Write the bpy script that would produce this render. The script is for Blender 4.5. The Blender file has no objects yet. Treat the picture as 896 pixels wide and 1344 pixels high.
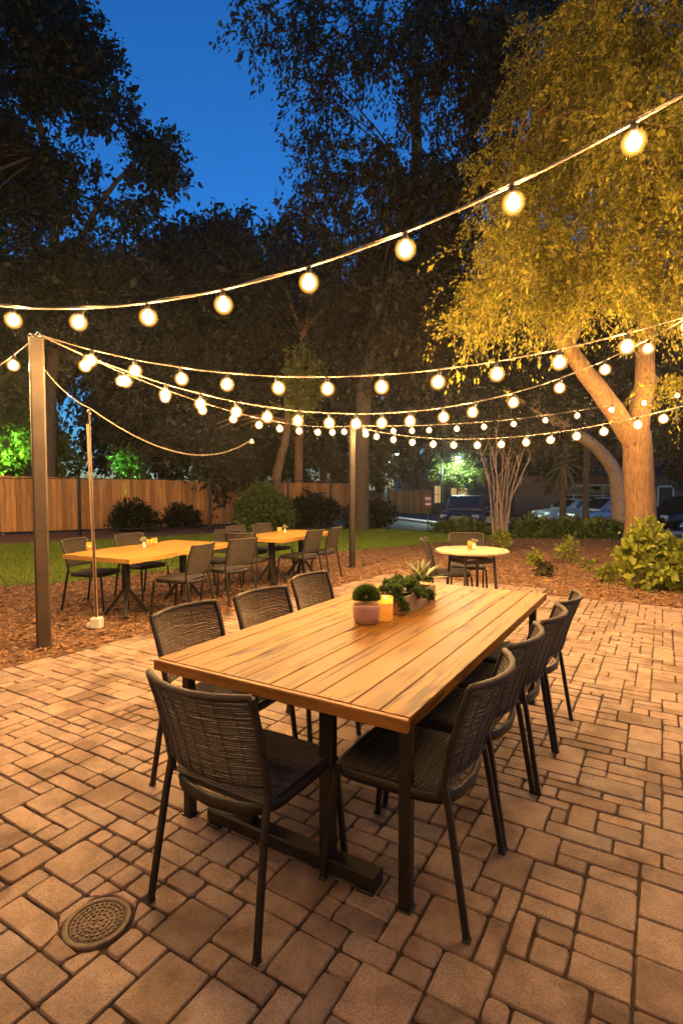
import bpy, bmesh, math, random
import numpy as np
from mathutils import Vector, Matrix
random.seed(7)
RNG = np.random.default_rng(7)
R = math.radians
scene = bpy.context.scene
COL = scene.collection

# ------------------------------------------------------------------ camera numbers (used to survey points too)
FPX, HOR, CX, CY, CAMH = 704.0, 640.0, 448.0, 672.0, 1.52
TH = math.atan((CY - HOR) / FPX)
def at_depth(x, y, Y):
    """world point on the viewing ray of photo pixel (x, y) at distance Y"""
    a, b = (x - CX) / FPX, -(y - CY) / FPX
    d = (a, math.cos(TH) + b * math.sin(TH), -math.sin(TH) + b * math.cos(TH))
    t = Y / d[1]
    return Vector((d[0] * t, Y, CAMH + d[2] * t))
def on_plane(x, y, z=0.0):
    a, b = (x - CX) / FPX, -(y - CY) / FPX
    d = (a, math.cos(TH) + b * math.sin(TH), -math.sin(TH) + b * math.cos(TH))
    t = (z - CAMH) / d[2]
    return Vector((d[0] * t, d[1] * t, z))
def smooth(a, b, x):
    t = min(1, max(0, (x - a) / (b - a))); return t * t * (3 - 2 * t)
def ground_z(x, y):
    return -0.55 * smooth(14.5, 27, y) * smooth(0, 7.0, x)

# table frame
VX, VY = 0.5132, 0.8583
TC = Vector((0.3191, 3.0828, 0))
TROT = math.atan2(-VX, VY)
def uv(u, v, z=0.0):
    return Vector((TC.x + u * VY + v * VX, TC.y - u * VX + v * VY, z))

# ------------------------------------------------------------------ tagging
def tag(o, label=None, cat=None, group=None, kind=None):
    if label: o['label'] = label
    if cat: o['category'] = cat
    if group: o['group'] = group
    if kind: o['kind'] = kind
    return o
def thing(name, label, cat, loc=(0, 0, 0), rz=0.0, group=None):
    o = bpy.data.objects.new(name, None); COL.objects.link(o)
    o.empty_display_size = 0.1
    o.location = loc; o.rotation_euler = (0, 0, rz)
    return tag(o, label, cat, group)
def copy_tree(o, parent=None):
    c = o.copy(); COL.objects.link(c)
    if parent: c.parent = parent
    for ch in list(o.children): copy_tree(ch, c)
    return c

# ------------------------------------------------------------------ mesh building
def np_mesh(name, V, F):
    """V (n,3), F list of (m,k) arrays"""
    me = bpy.data.meshes.new(name)
    V = np.asarray(V, np.float32)
    if not isinstance(F, (list, tuple)): F = [F]
    F = [np.asarray(f, np.int32) for f in F if len(f)]
    me.vertices.add(len(V)); me.vertices.foreach_set('co', V.ravel())
    li = np.concatenate([f.ravel() for f in F])
    tot = np.concatenate([np.full(len(f), f.shape[1], np.int32) for f in F])
    st = np.concatenate([[0], np.cumsum(tot)[:-1]]).astype(np.int32)
    me.loops.add(len(li)); me.loops.foreach_set('vertex_index', li)
    me.polygons.add(len(tot)); me.polygons.foreach_set('loop_start', st)
    try: me.polygons.foreach_set('loop_total', tot)
    except Exception: pass
    me.update(calc_edges=True); me.validate()
    return me

class MB:
    def __init__(s): s.v = []; s.f = []; s.sm = []
    def add(s, vs, fs, smooth=False, M=None):
        b = len(s.v)
        s.v += [tuple(M @ Vector(p)) for p in vs] if M is not None else [tuple(p) for p in vs]
        s.f += [tuple(b + i for i in f) for f in fs]; s.sm += [smooth] * len(fs)
    def box(s, c, size, ch=0.0, M=None):
        hx, hy, hz = [d / 2 for d in size]; cx, cy, cz = c
        if ch <= 0:
            vs = [(cx + i * hx, cy + j * hy, cz + k * hz) for i in (-1, 1) for j in (-1, 1) for k in (-1, 1)]
            fs = [(0, 1, 3, 2), (4, 6, 7, 5), (0, 4, 5, 1), (2, 3, 7, 6), (0, 2, 6, 4), (1, 5, 7, 3)]
            s.add(vs, fs, False, M); return
        ch = min(ch, hx * .9, hy * .9, hz * .9)
        bm = bmesh.new(); bmesh.ops.create_cube(bm, size=1)
        for v in bm.verts: v.co = Vector((cx + v.co.x * 2 * hx, cy + v.co.y * 2 * hy, cz + v.co.z * 2 * hz))
        bmesh.ops.bevel(bm, geom=list(bm.edges), offset=ch, segments=1, affect='EDGES')
        bm.verts.index_update()
        s.add([v.co[:] for v in bm.verts], [[v.index for v in f.verts] for f in bm.faces], False, M); bm.free()
    def sweep(s, pts, prof, closed=False, up=(0, 0, 1), scales=None, cap=True, smooth=True, fixed_up=False):
        """prof: list of (a,b) offsets along side/up vectors"""
        P = [Vector(p) for p in pts]; n = len(P); m = len(prof); vs = []
        upv = Vector(up)
        prev = None
        for i in range(n):
            if closed: t = P[(i + 1) % n] - P[i - 1]
            else: t = P[min(i + 1, n - 1)] - P[max(i - 1, 0)]
            if t.length < 1e-9: t = Vector((0, 0, 1))
            t.normalize()
            if prev is None or fixed_up:
                u = upv if abs(t.dot(upv)) < .97 else Vector((0, 1, 0))
                side = t.cross(u).normalized()
            else:
                side = (prev - t * prev.dot(t)).normalized()
            prev = side
            u2 = side.cross(t)
            k = scales[i] if scales is not None else 1.0
            for a, b in prof: vs.append(P[i] + side * a * k + u2 * b * k)
        fs = []
        for i in range(n if closed else n - 1):
            j = (i + 1) % n
            for q in range(m):
                r = (q + 1) % m
                fs.append((i * m + q, j * m + q, j * m + r, i * m + r))
        if cap and not closed:
            fs.append(tuple(range(m))); fs.append(tuple((n - 1) * m + q for q in reversed(range(m))))
        s.add(vs, fs, smooth)
    def tube(s, pts, r, n=8, closed=False, cap=True):
        prof = [(math.cos(2 * math.pi * k / n), math.sin(2 * math.pi * k / n)) for k in range(n)]
        sc = r if isinstance(r, (list, tuple)) else [r] * len(pts)
        s.sweep(pts, prof, closed, scales=sc, cap=cap)
    def bar(s, a, b, w, h=None, up=(0, 0, 1)):
        h = h or w
        c = min(w, h) * .12
        x, y = w / 2, h / 2
        prof = [(-x + c, -y), (x - c, -y), (x, -y + c), (x, y - c), (x - c, y), (-x + c, y), (-x, y - c), (-x, -y + c)]
        s.sweep([a, b], prof, up=up, smooth=False)
    def lathe(s, prof, n=24, c=(0, 0, 0), smooth=True, jit=None):
        vs = []; fs = []; m = len(prof)
        for k in range(n):
            a = 2 * math.pi * k / n
            for r, z in prof: vs.append((c[0] + r * math.cos(a), c[1] + r * math.sin(a), c[2] + z))
        for k in range(n):
            l = (k + 1) % n
            for i in range(m - 1):
                fs.append((k * m + i, l * m + i, l * m + i + 1, k * m + i + 1))
        s.add(vs, fs, smooth)
    def prism(s, poly, z0, z1, ch=0.0):
        n = len(poly)
        vs = [(x, y, z0) for x, y in poly] + [(x, y, z1) for x, y in poly]
        fs = [tuple(range(n - 1, -1, -1)), tuple(range(n, 2 * n))] + [(i, (i + 1) % n, n + (i + 1) % n, n + i) for i in range(n)]
        s.add(vs, fs)
    def build(s, name, mat, parent=None):
        me = bpy.data.meshes.new(name)
        me.from_pydata(s.v, [], s.f); me.update()
        me.polygons.foreach_set('use_smooth', np.array(s.sm, bool))
        bm = bmesh.new(); bm.from_mesh(me); bmesh.ops.recalc_face_normals(bm, faces=bm.faces); bm.to_mesh(me); bm.free()
        return link(name, me, mat, parent)
def link(name, me, mat, parent=None):
    if mat: me.materials.append(mat)
    o = bpy.data.objects.new(name, me); COL.objects.link(o)
    if parent: o.parent = parent
    return o
def shade(me): me.polygons.foreach_set('use_smooth', np.ones(len(me.polygons), bool)); me.update()

# ------------------------------------------------------------------ materials
MAT = {}
def new_mat(name):
    m = bpy.data.materials.new(name); m.use_nodes = True
    nt = m.node_tree; b = nt.nodes['Principled BSDF']
    return m, nt, b
def N(nt, t, **kw):
    n = nt.nodes.new(t)
    for k, v in kw.items():
        if k in n.inputs: n.inputs[k].default_value = v
        else: setattr(n, k, v)
    return n
def ramp(nt, stops):
    r = nt.nodes.new('ShaderNodeValToRGB')
    e = r.color_ramp.elements
    while len(e) < len(stops): e.new(.5)
    for i, (p, c) in enumerate(stops): e[i].position = p; e[i].color = (*c, 1)
    return r
def plain(name, col, rough=.6, metal=0, var=.25, scale=8, bump=.0, bscale=60, spec=.5, coords='Object', stretch=None, island=0.0):
    """a base colour with procedural mottling, optional grain bump and per-piece variation"""
    m, nt, b = new_mat(name); L = nt.links.new
    tc = N(nt, 'ShaderNodeTexCoord')
    src = tc.outputs[coords]
    if stretch:
        mp = N(nt, 'ShaderNodeMapping'); mp.inputs['Scale'].default_value = stretch; L(src, mp.inputs[0]); src = mp.outputs[0]
    n1 = N(nt, 'ShaderNodeTexNoise', Scale=scale, Detail=6.0, Roughness=.6); L(src, n1.inputs['Vector'])
    lo = [c * (1 - var) for c in col]; hi = [min(1, c * (1 + var)) for c in col]
    r = ramp(nt, [(.3, lo), (.7, hi)]); L(n1.outputs['Fac'], r.inputs[0])
    out = r.outputs[0]
    if island:
        g = N(nt, 'ShaderNodeNewGeometry'); mr = N(nt, 'ShaderNodeMapRange'); mr.inputs['To Min'].default_value = 1 - island; mr.inputs['To Max'].default_value = 1 + island
        L(g.outputs['Random Per Island'], mr.inputs[0])
        mx = N(nt, 'ShaderNodeVectorMath', operation='SCALE'); L(out, mx.inputs[0]); L(mr.outputs[0], mx.inputs['Scale']); out = mx.outputs[0]
    L(out, b.inputs['Base Color'])
    b.inputs['Roughness'].default_value = rough; b.inputs['Metallic'].default_value = metal
    b.inputs['Specular IOR Level'].default_value = spec
    if bump:
        n2 = N(nt, 'ShaderNodeTexNoise', Scale=bscale, Detail=5.0); L(src, n2.inputs['Vector'])
        bp = N(nt, 'ShaderNodeBump', Strength=bump, Distance=.01); L(n2.outputs['Fac'], bp.inputs['Height']); L(bp.outputs[0], b.inputs['Normal'])
    MAT[name] = m; return m
def leaf_mat(name, c1, c2, trans=.35, rough=.5):
    m, nt, b = new_mat(name); L = nt.links.new
    g = N(nt, 'ShaderNodeNewGeometry'); r = ramp(nt, [(0, c1), (1, c2)]); L(g.outputs['Random Per Island'], r.inputs[0])
    L(r.outputs[0], b.inputs['Base Color']); b.inputs['Roughness'].default_value = rough; b.inputs['Specular IOR Level'].default_value = .3
    t = N(nt, 'ShaderNodeBsdfTranslucent'); L(r.outputs[0], t.inputs[0])
    mx = N(nt, 'ShaderNodeMixShader'); mx.inputs[0].default_value = trans
    L(b.outputs[0], mx.inputs[1]); L(t.outputs[0], mx.inputs[2]); L(mx.outputs[0], nt.nodes['Material Output'].inputs[0])
    MAT[name] = m; return m
def emit_mat(name, col, st, sample=True):
    m, nt, b = new_mat(name)
    nt.nodes.remove(b)
    e = N(nt, 'ShaderNodeEmission'); e.inputs[0].default_value = (*col, 1); e.inputs[1].default_value = st
    nt.links.new(e.outputs[0], nt.nodes['Material Output'].inputs[0])
    if not sample: m.cycles.emission_sampling = 'NONE'
    MAT[name] = m; return m
WARM = (1.0, .575, .215)
BULB = 62.0
def bulb_mat():
    emit_mat('filament_glow', WARM, BULB * 3.3)
    m, nt, b = new_mat('bulb_halo_shell'); nt.nodes.remove(b); L = nt.links.new  # glass emits amber fading to the rim, imitating a bloom halo
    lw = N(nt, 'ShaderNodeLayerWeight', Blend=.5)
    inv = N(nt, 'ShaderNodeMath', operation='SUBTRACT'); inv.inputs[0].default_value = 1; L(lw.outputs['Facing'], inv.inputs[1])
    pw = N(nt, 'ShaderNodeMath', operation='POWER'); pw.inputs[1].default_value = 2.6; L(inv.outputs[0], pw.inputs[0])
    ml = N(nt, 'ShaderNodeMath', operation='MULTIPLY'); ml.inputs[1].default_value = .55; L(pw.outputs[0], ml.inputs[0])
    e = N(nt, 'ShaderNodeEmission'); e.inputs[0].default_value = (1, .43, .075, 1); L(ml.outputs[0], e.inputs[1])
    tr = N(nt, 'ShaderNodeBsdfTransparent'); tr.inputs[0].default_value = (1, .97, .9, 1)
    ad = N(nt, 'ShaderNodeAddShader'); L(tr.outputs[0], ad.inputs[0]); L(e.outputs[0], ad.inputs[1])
    L(ad.outputs[0], nt.nodes['Material Output'].inputs[0]); m.cycles.emission_sampling = 'NONE'; MAT['bulb_halo_shell'] = m
bulb_mat()
emit_mat('flame', (1, .55, .2), 45)
emit_mat('street_lamp_glow', (.75, 1, .88), 800)
emit_mat('far_lamp_glow', (.8, 1, .95), 8)
emit_mat('uplight_glow', (.55, 1, .25), 15)
emit_mat('lit_window', (1, .62, .22), .14)
plain('metal_black', (.018, .015, .013), .45, .3, .3, 20)
plain('metal_brown', (.022, .015, .010), .5, .2, .25, 6, .05, 40)
plain('metal_bronze', (.06, .042, .027), .45, .2, .25, 6, .05, 40)
plain('rope', (.048, .036, .027), .75, 0, .35, 60, .3, 300, island=.3)
plain('cable', (.24, .19, .14), .6, 0, .2, 30)
plain('socket', (.012, .011, .010), .5, 0, .2, 40)
plain('terracotta', (.5, .29, .19), .75, 0, .14, 14, .15, 120)
plain('weathered_wood', (.34, .23, .13), .75, 0, .3, 9, .3, 60, stretch=(8, 1, 8))
plain('wax', (.75, .6, .4), .5)
plain('concrete', (.36, .34, .31), .85, 0, .22, 3, .2, 90)
plain('asphalt', (.13, .13, .135), .8, 0, .25, 4, .2, 120)
plain('white_paint', (.75, .75, .73), .6, 0, .1, 6)
plain('bark', (.29, .165, .075), .9, 0, .45, 7, 1.0, 28, stretch=(3, 3, .7))
plain('bark_dark', (.10, .075, .05), .9, 0, .45, 7, .8, 25, stretch=(3, 3, .7))
plain('bark_pale', (.33, .25, .18), .8, 0, .3, 7, .4, 25, stretch=(2, 2, .7))
plain('soil', (.045, .03, .02), .95, 0, .4, 6, .4, 40)
plain('mulch', (.17, .08, .036), .95, 0, .5, 12, .9, 45)
plain('chip', (.23, .13, .062), .9, 0, .35, 20, island=.6)
plain('lawn', (.05, .07, .018), .95, 0, .4, 5, .6, 80)
plain('sand', (.045, .028, .016), .95, 0, .4, 14, .5, 120)
plain('cast_iron', (.12, .088, .062), .6, .5, .3, 30, .2, 150)
plain('cream_plaster', (.55, .45, .32), .85, 0, .1, 3, .15, 60)
plain('brick_house', (.20, .12, .09), .9, 0, .3, 5, .2, 60)
plain('siding', (.30, .26, .22), .8, 0, .15, 3)
plain('roof_shingle', (.05, .045, .042), .9, 0, .3, 12, .3, 60)
plain('car_blue', (.022, .045, .11), .25, .3, .1, 3)
plain('car_dark', (.012, .013, .016), .25, .3, .1, 3)
plain('car_silver', (.42, .43, .45), .3, .5, .08, 3)
plain('rubber', (.015, .015, .015), .8)
plain('chrome', (.6, .6, .6), .2, 1, .05)
plain('lamp_lens', (.7, .7, .68), .15)
plain('sign_red', (.22, .05, .04), .5)
plain('plastic_white', (.68, .64, .56), .5, 0, .12, 12)
plain('dark_glass', (.012, .014, .02), .06, 0, .1, 3, spec=.8)
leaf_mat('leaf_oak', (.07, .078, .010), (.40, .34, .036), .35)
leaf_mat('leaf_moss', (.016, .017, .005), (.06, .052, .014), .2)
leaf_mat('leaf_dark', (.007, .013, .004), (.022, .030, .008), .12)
leaf_mat('leaf_shrub', (.15, .19, .018), (.32, .35, .05), .35)
leaf_mat('leaf_bush', (.07, .11, .018), (.16, .21, .04), .3)
leaf_mat('leaf_box', (.045, .095, .014), (.11, .18, .03), .25)
leaf_mat('leaf_agave', (.20, .24, .10), (.34, .36, .18), .2)
leaf_mat('leaf_purple', (.10, .05, .05), (.20, .11, .10), .2)
leaf_mat('leaf_pale', (.3, .32, .2), (.42, .42, .28), .2)
leaf_mat('grass_blade', (.15, .22, .018), (.30, .40, .05), .35)
leaf_mat('palm_leaf', (.12, .13, .07), (.2, .2, .12), .2)

def glass_mat():
    m, nt, b = new_mat('candle_glass'); L = nt.links.new
    tr = N(nt, 'ShaderNodeBsdfTranslucent'); tr.inputs[0].default_value = (.9, .62, .25, 1)
    gl = N(nt, 'ShaderNodeBsdfGlossy'); gl.inputs['Roughness'].default_value = .12; gl.inputs[0].default_value = (.6, .5, .4, 1)
    em = N(nt, 'ShaderNodeEmission'); em.inputs[0].default_value = (1, .47, .08, 1); em.inputs[1].default_value = .035  # faint amber emission stands in for candlelight in the jar glass
    mx = N(nt, 'ShaderNodeMixShader'); mx.inputs[0].default_value = .12
    L(tr.outputs[0], mx.inputs[1]); L(gl.outputs[0], mx.inputs[2])
    ad = N(nt, 'ShaderNodeAddShader'); L(mx.outputs[0], ad.inputs[0]); L(em.outputs[0], ad.inputs[1]); L(ad.outputs[0], nt.nodes['Material Output'].inputs[0])
    m.cycles.emission_sampling = 'NONE'
    MAT['candle_glass'] = m
glass_mat()
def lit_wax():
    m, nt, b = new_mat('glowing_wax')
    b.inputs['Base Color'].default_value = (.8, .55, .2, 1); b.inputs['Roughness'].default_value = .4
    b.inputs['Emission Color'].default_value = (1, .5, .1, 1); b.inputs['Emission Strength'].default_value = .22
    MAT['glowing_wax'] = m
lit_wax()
def wood_top(name, base, dark, rough, gscale, grain=1.0):
    m, nt, b = new_mat(name); L = nt.links.new
    tc = N(nt, 'ShaderNodeTexCoord'); g = N(nt, 'ShaderNodeNewGeometry')
    off = N(nt, 'ShaderNodeVectorMath', operation='SCALE'); off.inputs[0].default_value = (7.3, 19.1, 3.7); L(g.outputs['Random Per Island'], off.inputs['Scale'])
    ad = N(nt, 'ShaderNodeVectorMath', operation='ADD'); L(tc.outputs['Object'], ad.inputs[0]); L(off.outputs[0], ad.inputs[1])
    mp = N(nt, 'ShaderNodeMapping'); mp.inputs['Scale'].default_value = (gscale, gscale * .09, gscale); L(ad.outputs[0], mp.inputs[0])
    nz = N(nt, 'ShaderNodeTexNoise', Scale=1.3, Detail=3.0, Distortion=.6); L(mp.outputs[0], nz.inputs['Vector'])
    # cathedral grain: contour lines of a stretched noise
    ml = N(nt, 'ShaderNodeMath', operation='MULTIPLY'); ml.inputs[1].default_value = 34.0; L(nz.outputs['Fac'], ml.inputs[0])
    sn = N(nt, 'ShaderNodeMath', operation='SINE'); L(ml.outputs[0], sn.inputs[0])
    fine = N(nt, 'ShaderNodeTexNoise', Scale=9.0, Detail=6.0); L(mp.outputs[0], fine.inputs['Vector'])
    r1 = ramp(nt, [(.62, (0, 0, 0)), (.97, (1, 1, 1))])
    mr = N(nt, 'ShaderNodeMapRange'); mr.inputs['From Min'].default_value = -1; L(sn.outputs[0], mr.inputs[0]); L(mr.outputs[0], r1.inputs[0])
    # grain strength varies from plank to plank and along it
    big = N(nt, 'ShaderNodeTexNoise', Scale=2.2, Detail=2.0); L(ad.outputs[0], big.inputs['Vector'])
    r3 = ramp(nt, [(.36, (.12, .12, .12)), (.58, (1, 1, 1))]); L(big.outputs['Fac'], r3.inputs[0])
    mm = N(nt, 'ShaderNodeMath', operation='MULTIPLY'); L(r1.outputs[0], mm.inputs[0]); L(r3.outputs[0], mm.inputs[1])
    m2 = N(nt, 'ShaderNodeMath', operation='MULTIPLY'); m2.inputs[1].default_value = .75 * grain; L(mm.outputs[0], m2.inputs[0])
    r2 = ramp(nt, [(.3, [c * .78 for c in base]), (.72, [min(1, c * 1.12) for c in base])]); L(fine.outputs['Fac'], r2.inputs[0])
    iv = N(nt, 'ShaderNodeMapRange'); iv.inputs['To Min'].default_value = .72; iv.inputs['To Max'].default_value = 1.15; L(g.outputs['Random Per Island'], iv.inputs[0])
    sc = N(nt, 'ShaderNodeVectorMath', operation='SCALE'); L(r2.outputs[0], sc.inputs[0]); L(iv.outputs[0], sc.inputs['Scale'])
    mx = N(nt, 'ShaderNodeMix', data_type='RGBA'); L(m2.outputs[0], mx.inputs[0]); L(sc.outputs[0], mx.inputs[6]); mx.inputs[7].default_value = (*dark, 1)
    L(mx.outputs[2], b.inputs['Base Color']); b.inputs['Roughness'].default_value = rough
    rr = N(nt, 'ShaderNodeMapRange'); rr.inputs['To Min'].default_value = rough - .08; rr.inputs['To Max'].default_value = rough + .16; L(fine.outputs['Fac'], rr.inputs[0]); L(rr.outputs[0], b.inputs['Roughness'])
    b.inputs['Specular IOR Level'].default_value = .09
    bp = N(nt, 'ShaderNodeBump', Strength=.35, Distance=.004); bp.invert = True; L(m2.outputs[0], bp.inputs['Height']); L(bp.outputs[0], b.inputs['Normal'])
    MAT[name] = m
wood_top('table_wood', (.25, .112, .014), (.05, .020, .004), .38, 7.0, 1.3)
plain('edge_wood', (.24, .105, .02), .5, 0, .35, 3, .2, 30, spec=.25, stretch=(2, 14, 14))
wood_top('slab_wood', (.44, .24, .06), (.22, .12, .05), .4, 6.0, .8)
wood_top('pale_top', (.46, .36, .22), (.3, .22, .12), .45, 5.0, .6)
def fence_mat():
    m, nt, b = new_mat('fence_boards'); L = nt.links.new
    tc = N(nt, 'ShaderNodeTexCoord'); g = N(nt, 'ShaderNodeNewGeometry')
    mp = N(nt, 'ShaderNodeMapping'); mp.inputs['Scale'].default_value = (9, 9, .8); L(tc.outputs['Object'], mp.inputs[0])
    n1 = N(nt, 'ShaderNodeTexNoise', Scale=2.0, Detail=6.0); L(mp.outputs[0], n1.inputs['Vector'])
    r = ramp(nt, [(.25, (.38, .175, .045)), (.75, (.70, .37, .11))]); L(n1.outputs['Fac'], r.inputs[0])
    iv = N(nt, 'ShaderNodeMapRange'); iv.inputs['To Min'].default_value = .6; iv.inputs['To Max'].default_value = 1.2; L(g.outputs['Random Per Island'], iv.inputs[0])
    sc = N(nt, 'ShaderNodeVectorMath', operation='SCALE'); L(r.outputs[0], sc.inputs[0]); L(iv.outputs[0], sc.inputs['Scale'])
    L(sc.outputs[0], b.inputs['Base Color']); b.inputs['Roughness'].default_value = .85
    bp = N(nt, 'ShaderNodeBump', Strength=.4, Distance=.01); L(n1.outputs['Fac'], bp.inputs['Height']); L(bp.outputs[0], b.inputs['Normal'])
    MAT['fence_boards'] = m
fence_mat()
def paver_mat():
    m, nt, b = new_mat('paver_stone'); L = nt.links.new
    tc = N(nt, 'ShaderNodeTexCoord'); g = N(nt, 'ShaderNodeNewGeometry')
    n1 = N(nt, 'ShaderNodeTexNoise', Scale=9.0, Detail=8.0, Roughness=.65); L(tc.outputs['Object'], n1.inputs['Vector'])
    r = ramp(nt, [(.28, (.20, .147, .110)), (.5, (.31, .232, .175)), (.74, (.405, .31, .242))]); L(n1.outputs['Fac'], r.inputs[0])
    tint = ramp(nt, [(0, (.66, .62, .60)), (.2, (.9, .82, .76)), (.45, (1.0, .97, .94)), (.65, (1.14, 1.04, .95)), (.85, (.92, .93, .95)), (1, (.72, .66, .62))]); L(g.outputs['Random Per Island'], tint.inputs[0])
    mu = N(nt, 'ShaderNodeMix', data_type='RGBA', blend_type='MULTIPLY'); mu.inputs[0].default_value = 1; L(r.outputs[0], mu.inputs[6]); L(tint.outputs[0], mu.inputs[7])
    # speckled grit and soft stains
    sp = N(nt, 'ShaderNodeTexNoise', Scale=170.0, Detail=2.0); L(tc.outputs['Object'], sp.inputs['Vector'])
    r2 = ramp(nt, [(.36, (.6, .57, .55)), (.5, (1, 1, 1)), (.68, (1.12, 1.1, 1.06))]); L(sp.outputs['Fac'], r2.inputs[0])
    m3 = N(nt, 'ShaderNodeMix', data_type='RGBA', blend_type='MULTIPLY'); m3.inputs[0].default_value = .8; L(mu.outputs[2], m3.inputs[6]); L(r2.outputs[0], m3.inputs[7])
    st = N(nt, 'ShaderNodeTexNoise', Scale=2.6, Detail=5.0, Distortion=.8); L(tc.outputs['Object'], st.inputs['Vector'])
    r4 = ramp(nt, [(.36, (.5, .44, .38)), (.5, (1, 1, 1))]); L(st.outputs['Fac'], r4.inputs[0])
    m4 = N(nt, 'ShaderNodeMix', data_type='RGBA', blend_type='MULTIPLY'); m4.inputs[0].default_value = .75; L(m3.outputs[2], m4.inputs[6]); L(r4.outputs[0], m4.inputs[7])
    L(m4.outputs[2], b.inputs['Base Color']); b.inputs['Roughness'].default_value = .74; b.inputs['Specular IOR Level'].default_value = .35
    b1 = N(nt, 'ShaderNodeBump', Strength=.35, Distance=.012); L(n1.outputs['Fac'], b1.inputs['Height'])
    b2 = N(nt, 'ShaderNodeBump', Strength=.35, Distance=.003); L(sp.outputs['Fac'], b2.inputs['Height']); L(b1.outputs[0], b2.inputs['Normal'])
    L(b2.outputs[0], b.inputs['Normal'])
    MAT['paver_stone'] = m
paver_mat()

# ------------------------------------------------------------------ world, camera, view
w = bpy.data.worlds.new('World'); scene.world = w; w.use_nodes = True
nt = w.node_tree; bg = nt.nodes['Background']
sky = nt.nodes.new('ShaderNodeTexSky'); sky.sky_type = 'NISHITA'; sky.sun_disc = False
sky.sun_elevation = R(3.0); sky.sun_rotation = R(180); sky.ozone_density = 5.7; sky.air_density = 1.0; sky.dust_density = 0
tint = nt.nodes.new('ShaderNodeMix'); tint.data_type = 'RGBA'; tint.blend_type = 'MULTIPLY'; tint.inputs[0].default_value = 1
tint.inputs[7].default_value = (1.0, 1.0, 1.0, 1)
nt.links.new(sky.outputs[0], tint.inputs[6]); nt.links.new(tint.outputs[2], bg.inputs[0])
bg.inputs[1].default_value = .11

cam_d = bpy.data.cameras.new('camera'); cam = bpy.data.objects.new('camera', cam_d); COL.objects.link(cam)
cam_d.sensor_fit = 'VERTICAL'; cam_d.sensor_height = 36; cam_d.lens = FPX / 1344 * 36
cam_d.clip_start = .05; cam_d.clip_end = 900
cam.location = (0, 0, CAMH); cam.rotation_euler = (math.pi / 2 - TH, 0, 0)
scene.camera = cam
vs = scene.view_settings
vs.view_transform = 'Standard'; vs.look = 'None'; vs.exposure = 2.0; vs.gamma = 1; vs.use_curve_mapping = False
cy = scene.cycles
cy.use_denoising = True; cy.max_bounces = 6; cy.diffuse_bounces = 3; cy.glossy_bounces = 2; cy.transmission_bounces = 3; cy.transparent_max_bounces = 12; cy.volume_bounces = 0
cy.sample_clamp_indirect = 4.0; cy.caustics_reflective = False; cy.caustics_refractive = False
try: cy.denoiser = 'OPENIMAGEDENOISE'
except Exception: pass

# ------------------------------------------------------------------ ground sheets
def grid_mesh(name, xs, ys, off, mat, kind='structure'):
    V = np.array([(x, y, ground_z(x, y) + off) for y in ys for x in xs]); nx = len(xs)
    i = np.arange(len(ys) - 1)[:, None] * nx + np.arange(nx - 1)[None, :]
    F = np.stack([i, i + 1, i + nx + 1, i + nx], -1).reshape(-1, 4)
    o = link(name, np_mesh(name, V, F), mat); shade(o.data); return tag(o, kind=kind)
grid_mesh('ground', np.r_[-300, -120, -60, np.arange(-30, 50.1, 1.0), 80, 150, 300], np.r_[-60, -20, np.arange(-8, 50.1, 1.0), 80, 150, 400], -.05, MAT['soil'])
def strip(name, A, B, n, off, mat, parent=None, kind='structure', cross=10):
    """sheet between two polylines that follows the terrain"""
    A = [Vector((*a, 0)) for a in A]; B = [Vector((*b, 0)) for b in B]
    def samp(P):
        out = []
        for i in range(len(P) - 1):
            for k in range(n): out.append(P[i].lerp(P[i + 1], k / n))
        return out + [P[-1]]
    a, b = samp(A), samp(B); V = []; F = []
    for p, q in zip(a, b):
        for k in range(cross + 1):
            r = p.lerp(q, k / cross); V.append((r.x, r.y, ground_z(r.x, r.y) + off))
    m = cross + 1
    for i in range(len(a) - 1):
        for k in range(cross): F.append((i * m + k, i * m + k + 1, (i + 1) * m + k + 1, (i + 1) * m + k))
    o = link(name, np_mesh(name, np.array(V), np.array(F)), mat, parent); shade(o.data)
    return tag(o, kind=kind)

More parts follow.
